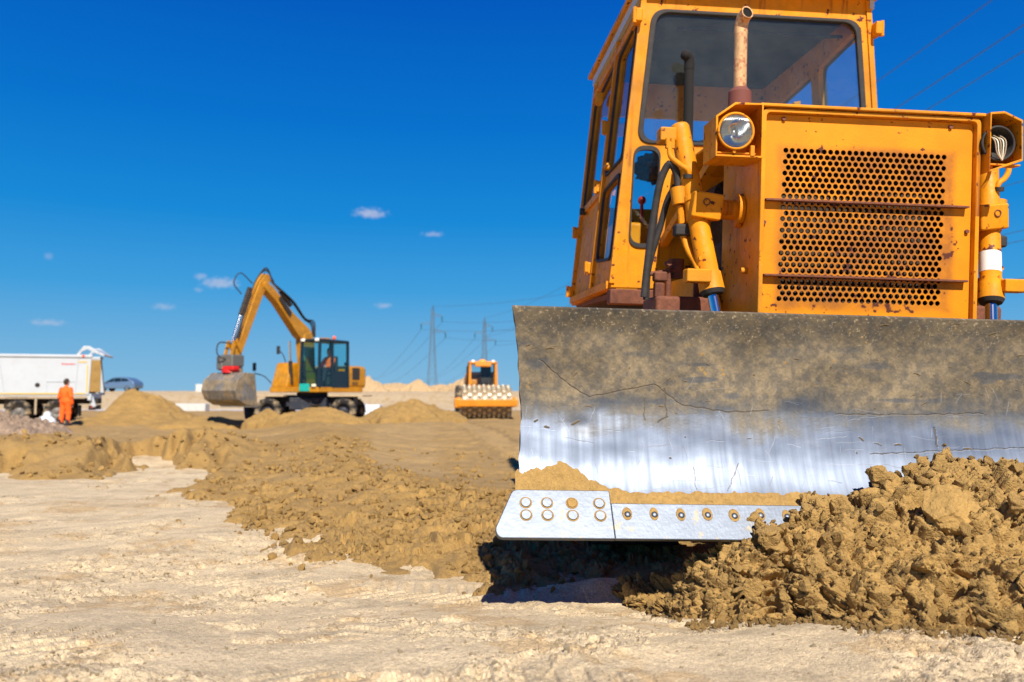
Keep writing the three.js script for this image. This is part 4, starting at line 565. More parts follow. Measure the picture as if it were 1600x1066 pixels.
{
  // clods over the spread soil: the largest near ones singly, the rest together
  seed(515); const all = [];
  for (let k = 0; k < 100000; k++) { const r = 3.3 * Math.pow(14 / 3.3, rand()), a = rr(-34, 12) * D2R, x = Math.sin(a) * r, d = Math.cos(a) * r, o = soilAt(x, d, 0.02); if (o.s < -0.22 || rand() > 0.05 + 0.45 * o.lump * o.lump * smooth(-0.5, 0.5, n2(x * 1.6, d * 1.6)) || (o.s < 0.02 && rand() > 0.3 * Math.exp(o.s / 0.09))) continue; const s = (0.002 + 0.032 * Math.pow(rand(), 7)) * Math.pow(r / 4, 0.45); all.push([x, Math.max(o.h, sandH(x, d, 0.02)) + s * 0.25, -d, s, s / r]); if (all.length > 24000) break; }
  all.sort((a, b) => b[4] - a[4]);
  const ground = scene.getObjectByName('soil_ground');
  for (const [x, y, z, s] of all.slice(0, 240)) { const m = new THREE.Mesh(clodsM[Math.floor(rand() * clodsM.length)], mat.clod); m.name = 'clod'; m.castShadow = m.receiveShadow = true; m.position.set(x, y, z); m.rotation.set(rr(0, 6.28), rr(0, 6.28), rr(0, 6.28)); m.scale.setScalar(s); ground.add(m); }
  scatter('soil_clods', all.slice(240), mat.clod, [1, 1, 1]).userData.label = 'loose brown clods over the spread soil';
  const sc = []; for (let k = 0; k < 60000 && sc.length < 8000; k++) { const r = 1.8 * Math.pow(10 / 1.8, rand()), a = rr(-35, 35) * D2R, x = Math.sin(a) * r, d = Math.cos(a) * r, q = sandRough(x, d); if (rand() > 0.04 + 0.9 * q * q || soilAt(x, d, 0.02).s > 0) continue; const s = (0.0016 + 0.010 * Math.pow(rand(), 6)) * Math.pow(r / 3, 0.4); sc.push([x, sandH(x, d, 0.012) + s * 0.05, -d, s]); }
  scatter('sand_crumbs', sc, mat.sandFar, [1, 1, 1]).userData.label = 'pale crumbs over the trampled sand';
}
// ------------------------------------------------------------------ heaps of soil and sand around the site
function heap(name, label, category, cx, cd, rx, rz, h, sd, m, opt = {}) {
  const na = opt.na ?? 96, nr = opt.nr ?? 44, P = [], U = [], I = [], C = [], by = opt.y ?? groundY(cx, cd);
  for (let j = 0; j <= nr; j++) for (let i = 0; i <= na; i++) {
    const a = i / na * 2 * Math.PI, r = j / nr, ca = Math.cos(a), sa = Math.sin(a), wob = 1 + 0.16 * n2(ca * 1.3 + sd, sa * 1.3) + 0.06 * n2(ca * 4 + sd, sa * 4), x = cx + ca * r * rx * wob, d = cd + sa * r * rz * wob;
    let y = Math.pow(Math.max(0, 1 - r), opt.pow ?? 1.1) * h; for (const [px, pd, ph, pr] of opt.peaks ?? []) y += ph * Math.exp(-((x - px) ** 2 + (d - pd) ** 2) / pr / pr) * smooth(1, 0.7, r);
    y += smooth(1, 0.8, r) * h * (0.08 * n2(x * 1.2 / opt.sc || x * 1.2, d * 1.2 + sd) + 0.05 * n2(x * 3 + sd, d * 3) + (opt.lump ?? 0.06) * (chunks(x * 5, d * 5 + sd) + 0.6 * chunks(x * 11 + sd, d * 11)));
    P.push(x - cx, y - 0.3 * smooth(0.86, 1, r), -(d - cd)); U.push(x, d + y); const t = 0.92 + 0.1 * n2(x * 0.8, d * 0.8 + sd); C.push(t, t, t);
  }
  for (let j = 0; j < nr; j++) for (let i = 0; i < na; i++) { const a = j * (na + 1) + i, b = a + na + 1; I.push(a, a + 1, b, a + 1, b + 1, b); }
  const g = new THREE.BufferGeometry(); g.setAttribute('position', new THREE.Float32BufferAttribute(P, 3)); g.setAttribute('uv', new THREE.Float32BufferAttribute(U, 2)); g.setAttribute('color', new THREE.Float32BufferAttribute(C, 3)); g.setIndex(I); g.computeVertexNormals(); g.userData.keep = true;
  const o = mesh(name, g, m, scene); o.position.set(cx, by, -cd); tag(o, label, category, opt.group); return o;
}
heap('soil_heap', 'tall pointed heap of brown soil tipped behind the white dump truck', 'soil heap', -15.4, 34, 3.3, 2.4, 0.8, 1, mat.soil, { peaks: [[-16.2, 34, 0.85, 0.75], [-14.85, 34.2, 0.42, 0.7]] });
heap('soil_heap', 'rounded brown soil mound between the excavator and the roller', 'soil heap', -3.75, 30, 2.2, 1.7, 0.85, 2, mat.soil, { pow: 0.9 });
heap('soil_heap', 'low brown mound in front of the excavator wheels, below its cab', 'soil heap', -6.9, 28.6, 2.1, 1.0, 0.62, 3, mat.soil, { pow: 0.85, lump: 0.06 });
heap('soil_heap', 'small brown mound hiding the excavator front wheel, right of the bucket', 'soil heap', -8.85, 28.9, 0.95, 0.8, 0.66, 4, mat.soil, { pow: 0.85, lump: 0.06 });
heap('soil_heap', 'long low brown heap below the raised excavator bucket', 'soil heap', -11.5, 30.5, 2.6, 1.2, 0.42, 5, mat.soil, { pow: 0.8, lump: 0.06 });
heap('rubble_heap', 'grey-brown rubble heap beside the truck wheels at the left edge', 'rubble heap', -15.9, 24.5, 2.6, 1.6, 0.62, 6, std({ name: 'grey rubble', map: tex(512, 512, (u, v) => { const a = fb(u, v, 8, 901), b = fb(u, v, 60, 902); return [150 * (0.7 + 0.6 * a * b * 2), 128 * (0.7 + 0.6 * a * b * 2), 108 * (0.7 + 0.6 * a * b * 2)]; }, 1.5), roughness: 0.95, bumpMap: soilBump, bumpScale: 0.02 }), { lump: 0.22, pow: 0.8, na: 160, nr: 80 });
const farHeap = (label, px, py, d, rx, h, sd, o = {}) => heap('sand_heap', label, 'sand heap', (px - 800) / 1250 * d, d, rx, rx * 0.8, h, sd, mat.sandHeap, { y: 1.42, lump: 0.05, group: 'sand heaps on the far bank', ...o });
farHeap('pale sand heap just right of the excavator counterweight', 572, 0, 92, 3.6, 1.75, 11);
farHeap('flat-topped pale sand heap left of the larger pylon', 620, 0, 100, 4.2, 1.05, 12, { pow: 0.5 });
farHeap('pointed pale sand heap in front of the larger pylon', 653, 0, 98, 2.6, 1.5, 13);
farHeap('low pale sand heap between the larger pylon and the roller', 690, 0, 104, 3.2, 0.95, 14, { pow: 0.6 });
farHeap('pale sand heap partly hidden by the roller cab', 738, 0, 96, 4.0, 2.1, 15);

// ------------------------------------------------------------------ bodies: distance field of tapered capsules, meshed
function nets(f, lo, hi, c) {                                       // surface nets
  const n = [0, 1, 2].map((k) => Math.ceil((hi[k] - lo[k]) / c) + 1), F = new Float32Array(n[0] * n[1] * n[2]), id = (x, y, z) => (z * n[1] + y) * n[0] + x;
  for (let z = 0; z < n[2]; z++) for (let y = 0; y < n[1]; y++) for (let x = 0; x < n[0]; x++) F[id(x, y, z)] = f(lo[0] + x * c, lo[1] + y * c, lo[2] + z * c);
  const P = [], I = [], at = new Map();
  const cellV = (x, y, z) => {
    const k = id(x, y, z); if (at.has(k)) return at.get(k); let sx = 0, sy = 0, sz = 0, m = 0;
    const v = []; for (let q = 0; q < 8; q++) v.push(F[id(x + (q & 1), y + ((q >> 1) & 1), z + (q >> 2))]);
    for (let a = 0; a < 8; a++) for (const b of [a | 1, a | 2, a | 4]) if (b !== a && (v[a] < 0) !== (v[b] < 0)) { const t = v[a] / (v[a] - v[b]); sx += mix(a & 1, b & 1, t); sy += mix((a >> 1) & 1, (b >> 1) & 1, t); sz += mix(a >> 2, b >> 2, t); m++; }
    P.push(lo[0] + (x + sx / m) * c, lo[1] + (y + sy / m) * c, lo[2] + (z + sz / m) * c); at.set(k, P.length / 3 - 1); return P.length / 3 - 1;
  };
  for (let z = 1; z < n[2] - 1; z++) for (let y = 1; y < n[1] - 1; y++) for (let x = 1; x < n[0] - 1; x++) {
    const s = F[id(x, y, z)] < 0;
    const face = (s2, a, b, e, d) => { if (s === s2) return; const q = [a, b, e, d].map((w) => cellV(...w)); if (s) I.push(q[0], q[1], q[2], q[0], q[2], q[3]); else I.push(q[0], q[2], q[1], q[0], q[3], q[2]); };
    face(F[id(x + 1, y, z)] < 0, [x, y - 1, z - 1], [x, y, z - 1], [x, y, z], [x, y - 1, z]);
    face(F[id(x, y + 1, z)] < 0, [x - 1, y, z - 1], [x - 1, y, z], [x, y, z], [x, y, z - 1]);
    face(F[id(x, y, z + 1)] < 0, [x - 1, y - 1, z], [x, y - 1, z], [x, y, z], [x - 1, y, z]);
  }
  const g = new THREE.BufferGeometry(); g.setAttribute('position', new THREE.Float32BufferAttribute(P, 3)); g.setIndex(I); g.computeVertexNormals(); return g;
}
function limbs(bones, k = 0.03) {                                   // [ax, ay, az, bx, by, bz, ra, rb]
  return (x, y, z) => {
    let d = 9;
    for (const [ax, ay, az, bx_, by, bz, ra, rb] of bones) { const ex_ = bx_ - ax, ey = by - ay, ez = bz - az, t = clamp(((x - ax) * ex_ + (y - ay) * ey + (z - az) * ez) / (ex_ * ex_ + ey * ey + ez * ez + 1e-9)), q = Math.hypot(x - ax - ex_ * t, y - ay - ey * t, z - az - ez * t) - mix(ra, rb, t); const h = clamp(0.5 + 0.5 * (d - q) / k); d = mix(d, q, h) - k * h * (1 - h); }
    return d;
  };
}
const skin = std({ name: 'skin', color: rgb(190, 138, 108), roughness: 0.6 }), orangeWork = std({ name: 'orange work cloth', map: tex(256, 256, (u, v) => { const m = fb(u, v, 10, 921); return [255, 84 + 34 * m, 10 + 16 * m]; }, 0.5), roughness: 0.8 }), hairMat = std({ name: 'short brown hair', color: rgb(58, 42, 30), roughness: 0.9 }), bootMat = std({ name: 'dark boots', color: rgb(34, 34, 46), roughness: 0.8 });
const reflective = std({ name: 'reflective band', color: rgb(222, 220, 208), roughness: 0.4 });
function handBones(wx, wy, wz, dx, dy, dz, sx, sz) {                 // palm and five unequal, slightly curled fingers hanging along (dx, dy, dz)
  const b = [[wx, wy, wz, wx + dx * 0.085, wy + dy * 0.085, wz + dz * 0.085, 0.026, 0.031]];
  [[-0.024, 0.062], [-0.008, 0.074], [0.009, 0.07], [0.025, 0.055]].forEach(([o, l]) => { const px = wx + dx * 0.1 + sx * o, py = wy + dy * 0.1, pz = wz + dz * 0.1 + sz * o; b.push([px, py, pz, px + dx * l * 0.55, py + dy * l * 0.55, pz + dz * l * 0.55, 0.0095, 0.009], [px + dx * l * 0.55, py + dy * l * 0.55, pz + dz * l * 0.55, px + dx * l - sz * 0.018, py + dy * l, pz + dz * l + sx * 0.018, 0.009, 0.008]); });
  b.push([wx + dx * 0.03 - sx * 0.02, wy + dy * 0.03, wz + dz * 0.03 - sz * 0.02, wx + dx * 0.085 - sx * 0.05, wy + dy * 0.085, wz + dz * 0.085 - sz * 0.05, 0.012, 0.009]);
  return b;
}
const headBones = (x, y, z, f = -1) => [[x, y - 0.02, z, x, y + 0.045, z, 0.082, 0.088], [x, y - 0.08, z + f * 0.03, x, y, z + f * 0.025, 0.06, 0.07], [x, y - 0.02, z + f * 0.1, x, y - 0.045, z + f * 0.115, 0.012, 0.016], [x - 0.088, y - 0.01, z, x - 0.09, y - 0.04, z, 0.014, 0.01], [x + 0.088, y - 0.01, z, x + 0.09, y - 0.04, z, 0.014, 0.01], [x, y - 0.17, z + 0.01, x, y - 0.08, z, 0.055, 0.055]];
{
  // worker walking away towards the truck, seen from behind, head turned a little, spade in the left hand
  const X = -17.25, D = 31, w = thing('person', 'worker in bright orange workwear standing behind the truck, holding a spade', 'person'); w.position.set(X, groundY(X, D) - 0.01, -D); w.rotation.y = -0.25;
  const hip = [[-0.1, 0.92, 0, -0.12, 0.5, 0.02, 0.1, 0.068], [-0.12, 0.5, 0.02, -0.13, 0.1, 0.08, 0.066, 0.05], [0.1, 0.92, 0, 0.12, 0.5, -0.04, 0.1, 0.068], [0.12, 0.5, -0.04, 0.12, 0.1, 0.0, 0.066, 0.05]];
  const torso = [[-0.07, 0.96, 0, 0.07, 0.96, 0, 0.135, 0.135], [0, 1.0, 0, 0, 1.25, 0, 0.14, 0.165], [-0.11, 1.34, 0, 0.11, 1.34, 0, 0.12, 0.12], [0, 1.4, 0, 0, 1.48, 0, 0.09, 0.065]];
  const arms = [[-0.2, 1.41, 0, -0.28, 1.14, 0.02, 0.07, 0.052], [-0.28, 1.14, 0.02, -0.31, 0.93, -0.12, 0.05, 0.036], [0.2, 1.41, 0, 0.27, 1.13, 0.03, 0.07, 0.052], [0.27, 1.13, 0.03, 0.26, 0.88, -0.05, 0.05, 0.036]];
  const hands = [...handBones(-0.31, 0.92, -0.125, -0.1, -0.9, -0.4, 0, 1), ...handBones(0.26, 0.87, -0.055, 0, -1, -0.1, 0.3, 0.95)], head = headBones(0, 1.68, -0.02, -1), feet = [[-0.13, 0.05, 0.1, -0.15, 0.04, -0.1, 0.05, 0.04], [0.12, 0.05, 0.02, 0.14, 0.04, -0.18, 0.05, 0.04]];
  const fine = (b, lo, hi, c, k = 0.012) => nets(limbs(b, k), lo, hi, c);
  const body = mesh('body', [fine([...hip, ...torso, ...arms.map((a) => a), ...head, ...feet].map((b) => b.slice()), [-0.5, -0.03, -0.4], [0.5, 1.85, 0.35], 0.018, 0.03), fine(hands.slice(0, 11), [-0.42, 0.68, -0.3], [-0.22, 1.0, 0.0], 0.006, 0.008), fine(hands.slice(11), [0.15, 0.62, -0.2], [0.38, 0.94, 0.1], 0.006, 0.008), fine(head, [-0.14, 1.44, -0.2], [0.14, 1.84, 0.14], 0.008, 0.02)], skin, w);
  const puff = (b, r) => b.map((a) => [...a.slice(0, 6), a[6] + r, a[7] + r]);
  mesh('overalls', fine([...puff(hip, 0.024), ...puff(torso, 0.02), ...puff(arms, 0.02)], [-0.5, 0.0, -0.4], [0.5, 1.62, 0.35], 0.016, 0.035), orangeWork, w);
  mesh('boot', fine(puff(feet.slice(0, 1), 0.016).concat([[-0.13, 0.1, 0.08, -0.13, 0.22, 0.07, 0.075, 0.075]]), [-0.3, -0.05, -0.25], [0, 0.35, 0.25], 0.014), bootMat, w); mesh('boot', fine(puff(feet.slice(1), 0.016).concat([[0.12, 0.1, 0.0, 0.12, 0.22, 0, 0.075, 0.075]]), [0, -0.05, -0.32], [0.3, 0.35, 0.2], 0.014), bootMat, w);
  mesh('hair', fine([[0, 1.69, -0.005, 0, 1.745, -0.015, 0.092, 0.09], [0, 1.66, 0.03, 0, 1.72, 0.03, 0.078, 0.08]], [-0.14, 1.5, -0.16], [0.14, 1.87, 0.16], 0.012), hairMat, w);
  const sp = thing('spade', 'long-handled spade held by the worker in orange', 'spade'); sp.position.set(X, groundY(X, D), -D); sp.rotation.y = -0.25;
  mesh('handle', rd([-0.325, 1.2, -0.15], [-0.34, 0.25, -0.17], 0.018, 0.018, 10), std({ name: 'ash handle', color: rgb(196, 164, 116), roughness: 0.7 }), sp); mesh('spade_blade', ex(roundPoly([[-0.1, 0], [0.1, 0], [0.1, 0.22], [0.03, 0.27], [-0.03, 0.27], [-0.1, 0.22]], 0.03), 0.008).translate(-0.34, 0.0, -0.17), mat.darkSteel, sp);
  const sk = mesh('sack', nets((x, y, z) => limbs([[-0.12, 0.2, 0, 0.14, 0.22, 0, 0.22, 0.2], [-0.02, 0.3, 0, 0.06, 0.56, 0, 0.2, 0.1]], 0.12)(x, y, z) + 0.03 * n3(x * 5, y * 5, z * 5) + 0.012 * n3(x * 14, y * 14, z * 14), [-0.5, -0.05, -0.4], [0.5, 0.85, 0.4], 0.03), std({ name: 'white woven sack', color: rgb(206, 210, 216), roughness: 0.8 }), scene);
  sk.position.set(-17.35, groundY(-17.35, 29.9) - 0.03, -29.9); sk.scale.setScalar(1.05); tag(sk, 'crumpled white sack on the ground beside the orange worker', 'sack');
}

// ------------------------------------------------------------------ white tipper truck at the left edge
function wheel(parent, x, y, z, r, w, axis, tyreMat, rimMat, rimDepth = 0.06) {          // tyre with tread blocks, dished rim, hub
  const g = new THREE.Group(); g.name = 'wheel'; parent.add(g); g.position.set(x, y, z); if (axis === 'x') g.rotation.y = Math.PI / 2; else if (typeof axis === 'number') g.rotation.y = axis;
  const pr = [[r * 0.56, -w / 2 * 0.8], [r * 0.7, -w / 2], [r * 0.9, -w / 2], [r * 0.98, -w / 2 * 0.8], [r, -w / 4], [r, w / 4], [r * 0.98, w / 2 * 0.8], [r * 0.9, w / 2], [r * 0.7, w / 2], [r * 0.56, w / 2 * 0.8]].map(([a, b]) => new THREE.Vector2(a, b));
  const lugs = Array.from({ length: 22 }, (_, i) => bx(w * 0.46, 0.05, 0.05, (i % 2 ? 1 : -1) * w * 0.24, r, 0, 0.01).rotateX(i / 22 * 6.283).rotateY(Math.PI / 2));
  mesh('tyre', [new THREE.LatheGeometry(pr, 40).rotateX(Math.PI / 2), ...lugs], tyreMat, g);
  mesh('rim', [new THREE.LatheGeometry([[0.001, w * 0.2], [r * 0.2, w * 0.22], [r * 0.24, w * 0.1], [r * 0.46, w * 0.12], [r * 0.52, w * 0.36], [r * 0.58, w * 0.4]].map(([a, b]) => new THREE.Vector2(a, b)), 32).rotateX(Math.PI / 2), ...Array.from({ length: 8 }, (_, i) => hexBolt(r * 0.34 * Math.cos(i * 0.785), r * 0.34 * Math.sin(i * 0.785), w * 0.13, 0.025, 0.03))], rimMat, g);
  return g;
}
const greyRim = std({ name: 'grey wheel rim', color: rgb(120, 116, 110), roughness: 0.6, metalness: 0.3 });
{
  const t = thing('dump_truck', 'white dump truck with raised tailgate tipping at the left edge', 'truck'), gy = groundY(-21, 37); t.position.set(-19.45, gy, -37.2); t.rotation.y = 0.3;
  const y0 = 1.3 - gy, y1 = 3.12 - gy, Lb = 6.2, Wd = 1.22, wht = mat.white;
  const slab = (pts, th, z) => ex(pts, th, [], 0.008, z);
  const body = mesh('tipper_body', [slab([[-Lb, y0], [0.05, y0], [0.12, y1 - 0.1], [-Lb, y1 - 0.1]], 0.06, Wd), slab([[-Lb, y0], [0.3, y0], [0.12, y1 - 0.1], [-Lb, y1 - 0.1]], 0.06, -Wd + 0.06), bx(Lb + 0.2, 0.1, 2 * Wd, -Lb / 2, y0 + 0.02, 0, 0.01), bx(0.08, y1 - y0, 2 * Wd, -Lb, (y0 + y1) / 2, 0, 0.01)], wht, t);
  for (const s of [-1, 1]) mesh('top_rail', bx(Lb + 0.3, 0.13, 0.13, -Lb / 2 + 0.02, y1 - 0.06, s * (Wd - 0.01), 0.03), wht, body);
  for (const x of [-5.2, -3.55]) mesh('rib', bar([x + 0.28, y0 + 0.02, Wd + 0.015], [x, y1 - 0.14, Wd + 0.015], 0.05, 0.03), wht, body);
  mesh('rib', bar([-0.5, y0 + 0.06, Wd + 0.012], [-0.42, y1 - 0.14, Wd + 0.012], 0.03, 0.02), wht, body);
  const yl = std({ name: 'yellow reflective tape', color: rgb(226, 178, 22), roughness: 0.5 });
  mesh('yellow_tape', bx(Lb - 0.2, 0.05, 0.006, -Lb / 2, y0 + 0.08, Wd + 0.012, 0.002), yl, body); mesh('yellow_tape', bx(0.05, 1.25, 0.006, -0.03, y0 + 0.75, Wd + 0.012, 0.002), yl, body); mesh('yellow_tape', bx(0.34, 0.05, 0.006, -0.22, y1 - 0.32, Wd + 0.012, 0.002), yl, body);
  mesh('red_lettering', Array.from({ length: 9 }, (_, i) => bx(0.045, 0.05 + 0.03 * (i % 3 ? 0 : 1), 0.004, -1.05 + i * 0.062, y1 - 0.42, Wd + 0.008, 0.001)), std({ name: 'red print', color: rgb(200, 60, 64), roughness: 0.6 }), body).userData.kind = 'stuff';
  mesh('hatch', [bar([-1.65, y0 + 0.12, Wd + 0.01], [-1.65, y0 + 0.62, Wd + 0.01], 0.025), bar([-1.65, y0 + 0.62, Wd + 0.01], [-0.52, y0 + 0.62, Wd + 0.01], 0.025)], wht, body);
  mesh('round_emblem', new THREE.CylinderGeometry(0.1, 0.1, 0.012, 20).rotateX(Math.PI / 2).translate(-2.0, y0 + 0.46, Wd + 0.008), mat.darkSteel, body);
  mesh('marker_light', bx(0.1, 0.1, 0.03, -0.2, y1 - 0.05, Wd + 0.06, 0.01), std({ name: 'orange lamp plastic', color: rgb(236, 92, 30), roughness: 0.4 }), body);
  mesh('soiled_liner', [bx(3.0, y1 - y0 - 0.3, 0.02, -1.4, (y0 + y1) / 2, -Wd + 0.08, 0.004)], mat.clod, body);
  mesh('soil_load', warp(new THREE.PlaneGeometry(2.4, 2.2, 30, 24).rotateX(-Math.PI / 2).translate(-1.2, y0 + 0.1, 0), (v) => { v.y += 0.55 * smooth(0, -2, v.x) + 0.08 * n2(v.x * 4, v.z * 4); }), mat.clod, body);
  for (const s of [-1, 1]) mesh('tailgate_arm', ex([[-0.55, 0], [-0.23, 0.46], [0.03, 0.46], [0.42, 0.2], [0.4, 0.08], [-0.07, 0.32], [-0.29, 0.21], [-0.4, 0]].map(([x, y]) => [x, y + y1 - 0.06]), 0.1, [], 0.01, s * (Wd - 0.08) + 0.05), wht, body);
  mesh('tailgate', ex([[0.02, 0.3], [0.16, 0.36], [0.62, 0.08], [0.6, 0.0], [0.3, 0.14]].map(([x, y]) => [x, y + y1 - 0.06]), 2.3, [], 0.015, 1.15), wht, t);
  mesh('rear_sill', [bx(0.16, 0.3, 2 * Wd, 0.08, y0 - 0.08, 0, 0.02), bx(0.2, 0.5, 0.12, 0.18, y0 - 0.3, Wd - 0.2, 0.03, [0, 0, 0.3])], wht, t);
  mesh('chassis', [bx(6.6, 0.26, 0.9, -3.0, 0.92, 0, 0.03), bx(0.5, 0.5, 2.0, -3.1, 0.85, 0, 0.05), bx(0.14, 0.2, 2.2, 0.1, 0.62, 0, 0.02)], mat.darkSteel, t);
  mesh('side_guard', [bx(6.0, 0.05, 0.05, -3.1, y0 - 0.12, Wd - 0.04, 0.01), bar([-2.05, y0 - 0.1, Wd - 0.04], [-2.05, 0.35, Wd - 0.04], 0.08, 0.05), bar([-4.1, y0 - 0.1, Wd - 0.04], [-4.1, 0.4, Wd - 0.04], 0.08, 0.05)], std({ name: 'dusty grey steel', color: rgb(168, 150, 126), roughness: 0.9 }), t);
  mesh('tail_light', bx(0.05, 0.12, 0.3, 0.17, 0.66, Wd - 0.25, 0.01), std({ name: 'red lamp plastic', color: rgb(170, 30, 28), roughness: 0.4 }), t);
  mesh('mud_flap', bx(0.02, 0.5, 0.55, -0.35, 0.5, Wd - 0.35, 0.004), mat.black, t);
  for (const x of [-1.25, -2.75, -6.9]) for (const s of [-1, 1]) wheel(t, x, 0.5, s * (Wd - 0.28), 0.5, 0.5, s > 0 ? 0 : Math.PI, mat.tyre, greyRim);
  const cabT = mesh('cab', ex(roundPoly([[-8.3, 0.6], [-6.35, 0.6], [-6.35, 2.95], [-7.9, 2.95], [-8.25, 1.9]], 0.15), 2.4, [], 0.05, 1.2), wht, t); mesh('pane', ex([[-7.9, 1.85], [-6.9, 1.85], [-6.9, 2.6], [-7.7, 2.6]], 0.02, [], 0, 1.222), mat.black, cabT);
}
// ------------------------------------------------------------------ car on the bank
{
  const c = thing('parked_car', 'blue-grey hatchback car parked on the bank behind the truck', 'car'); c.position.set(-40.65, 1.43, -83); c.rotation.y = -0.1;
  const prof = roundPoly([[-2.1, 0.32], [2.08, 0.32], [2.12, 0.75], [2.0, 1.0], [1.35, 1.38], [0.5, 1.5], [-0.25, 1.46], [-1.15, 0.98], [-1.95, 0.84], [-2.15, 0.62]], 0.14), body = std({ name: 'blue-grey car paint', color: rgb(104, 130, 158), roughness: 0.3, metalness: 0.4 });
  const b = mesh('body', warp(ex(prof, 1.74, [], 0.08, 0.87), (v) => { if (v.y > 0.9) v.z *= 1 - 0.16 * smooth(0.9, 1.5, v.y); }), body, c);
  const gl = std({ name: 'dark car glass', color: rgb(24, 44, 52), roughness: 0.08, metalness: 0.2 });
  for (const s of [-1, 1]) { for (const w of [[[-0.98, 1.0], [-0.2, 1.04], [-0.18, 1.38], [-0.3, 1.36]], [[-0.12, 1.04], [0.62, 1.06], [0.6, 1.4], [-0.1, 1.39]], [[0.7, 1.06], [1.5, 1.1], [1.28, 1.29], [0.68, 1.39]]]) mesh('window', warp(new THREE.ExtrudeGeometry(shapeOf(w), { depth: 0.012, bevelEnabled: false }), (v) => { v.z = s * (0.874 * (1 - 0.16 * smooth(0.9, 1.5, v.y)) + v.z); }), gl, b); mesh('mirror', bx(0.18, 0.12, 0.16, -0.85, 1.04, s * 0.95, 0.04), body, b); }
  mesh('windshield', warp(new THREE.PlaneGeometry(0.9, 1.2, 4, 4), (v) => { const u = v.x, w = v.y; v.set(-0.7 + u * 0.8 - 0.02, 1.235 + u * 0.44, w); }), gl, b);
  mesh('headlight', bx(0.1, 0.14, 0.34, -2.06, 0.74, 0.6, 0.04), mat.bright, b); mesh('door_handle', bx(0.16, 0.03, 0.03, 0.3, 0.9, 0.88, 0.01), mat.bright, b);
  for (const x of [-1.3, 1.32]) for (const s of [-1, 1]) wheel(c, x, 0.32, s * 0.76, 0.32, 0.22, s > 0 ? 0 : Math.PI, mat.black, greyRim);
}
// ------------------------------------------------------------------ concrete blocks
{
  const con = std({ name: 'pale concrete block', map: tex(256, 256, (u, v) => { const m = fb(u, v, 8, 951); return [176 + 40 * m, 176 + 38 * m, 172 + 36 * m]; }, 1), roughness: 0.9 });
  tag(mesh('concrete_block', bx(1.25, 0.8, 0.9, 0, 0.35, 0, 0.03), con, scene), 'grey concrete block on the bank left of the excavator bucket', 'block').position.set(-30.8, 1.42, -80);
  const wb = mesh('water_tank', [bx(1.35, 0.62, 1.0, 0, 0.3, 0, 0.05), bx(0.2, 0.08, 0.2, -0.3, 0.64, 0, 0.02)], std({ name: 'white plastic', color: rgb(214, 218, 224), roughness: 0.5 }), scene); tag(wb, 'low white plastic tank just right of the excavator rear wheel', 'tank'); wb.position.set(-8.35, groundY(-8.35, 47), -47);
  tag(mesh('concrete_block', bx(2.2, 0.5, 0.8, 0, 0.25, 0, 0.03), con, scene), 'low concrete block left of the excavator bucket, at the foot of the bank', 'block').position.set(-21.6, groundY(-21.6, 54), -54);
}
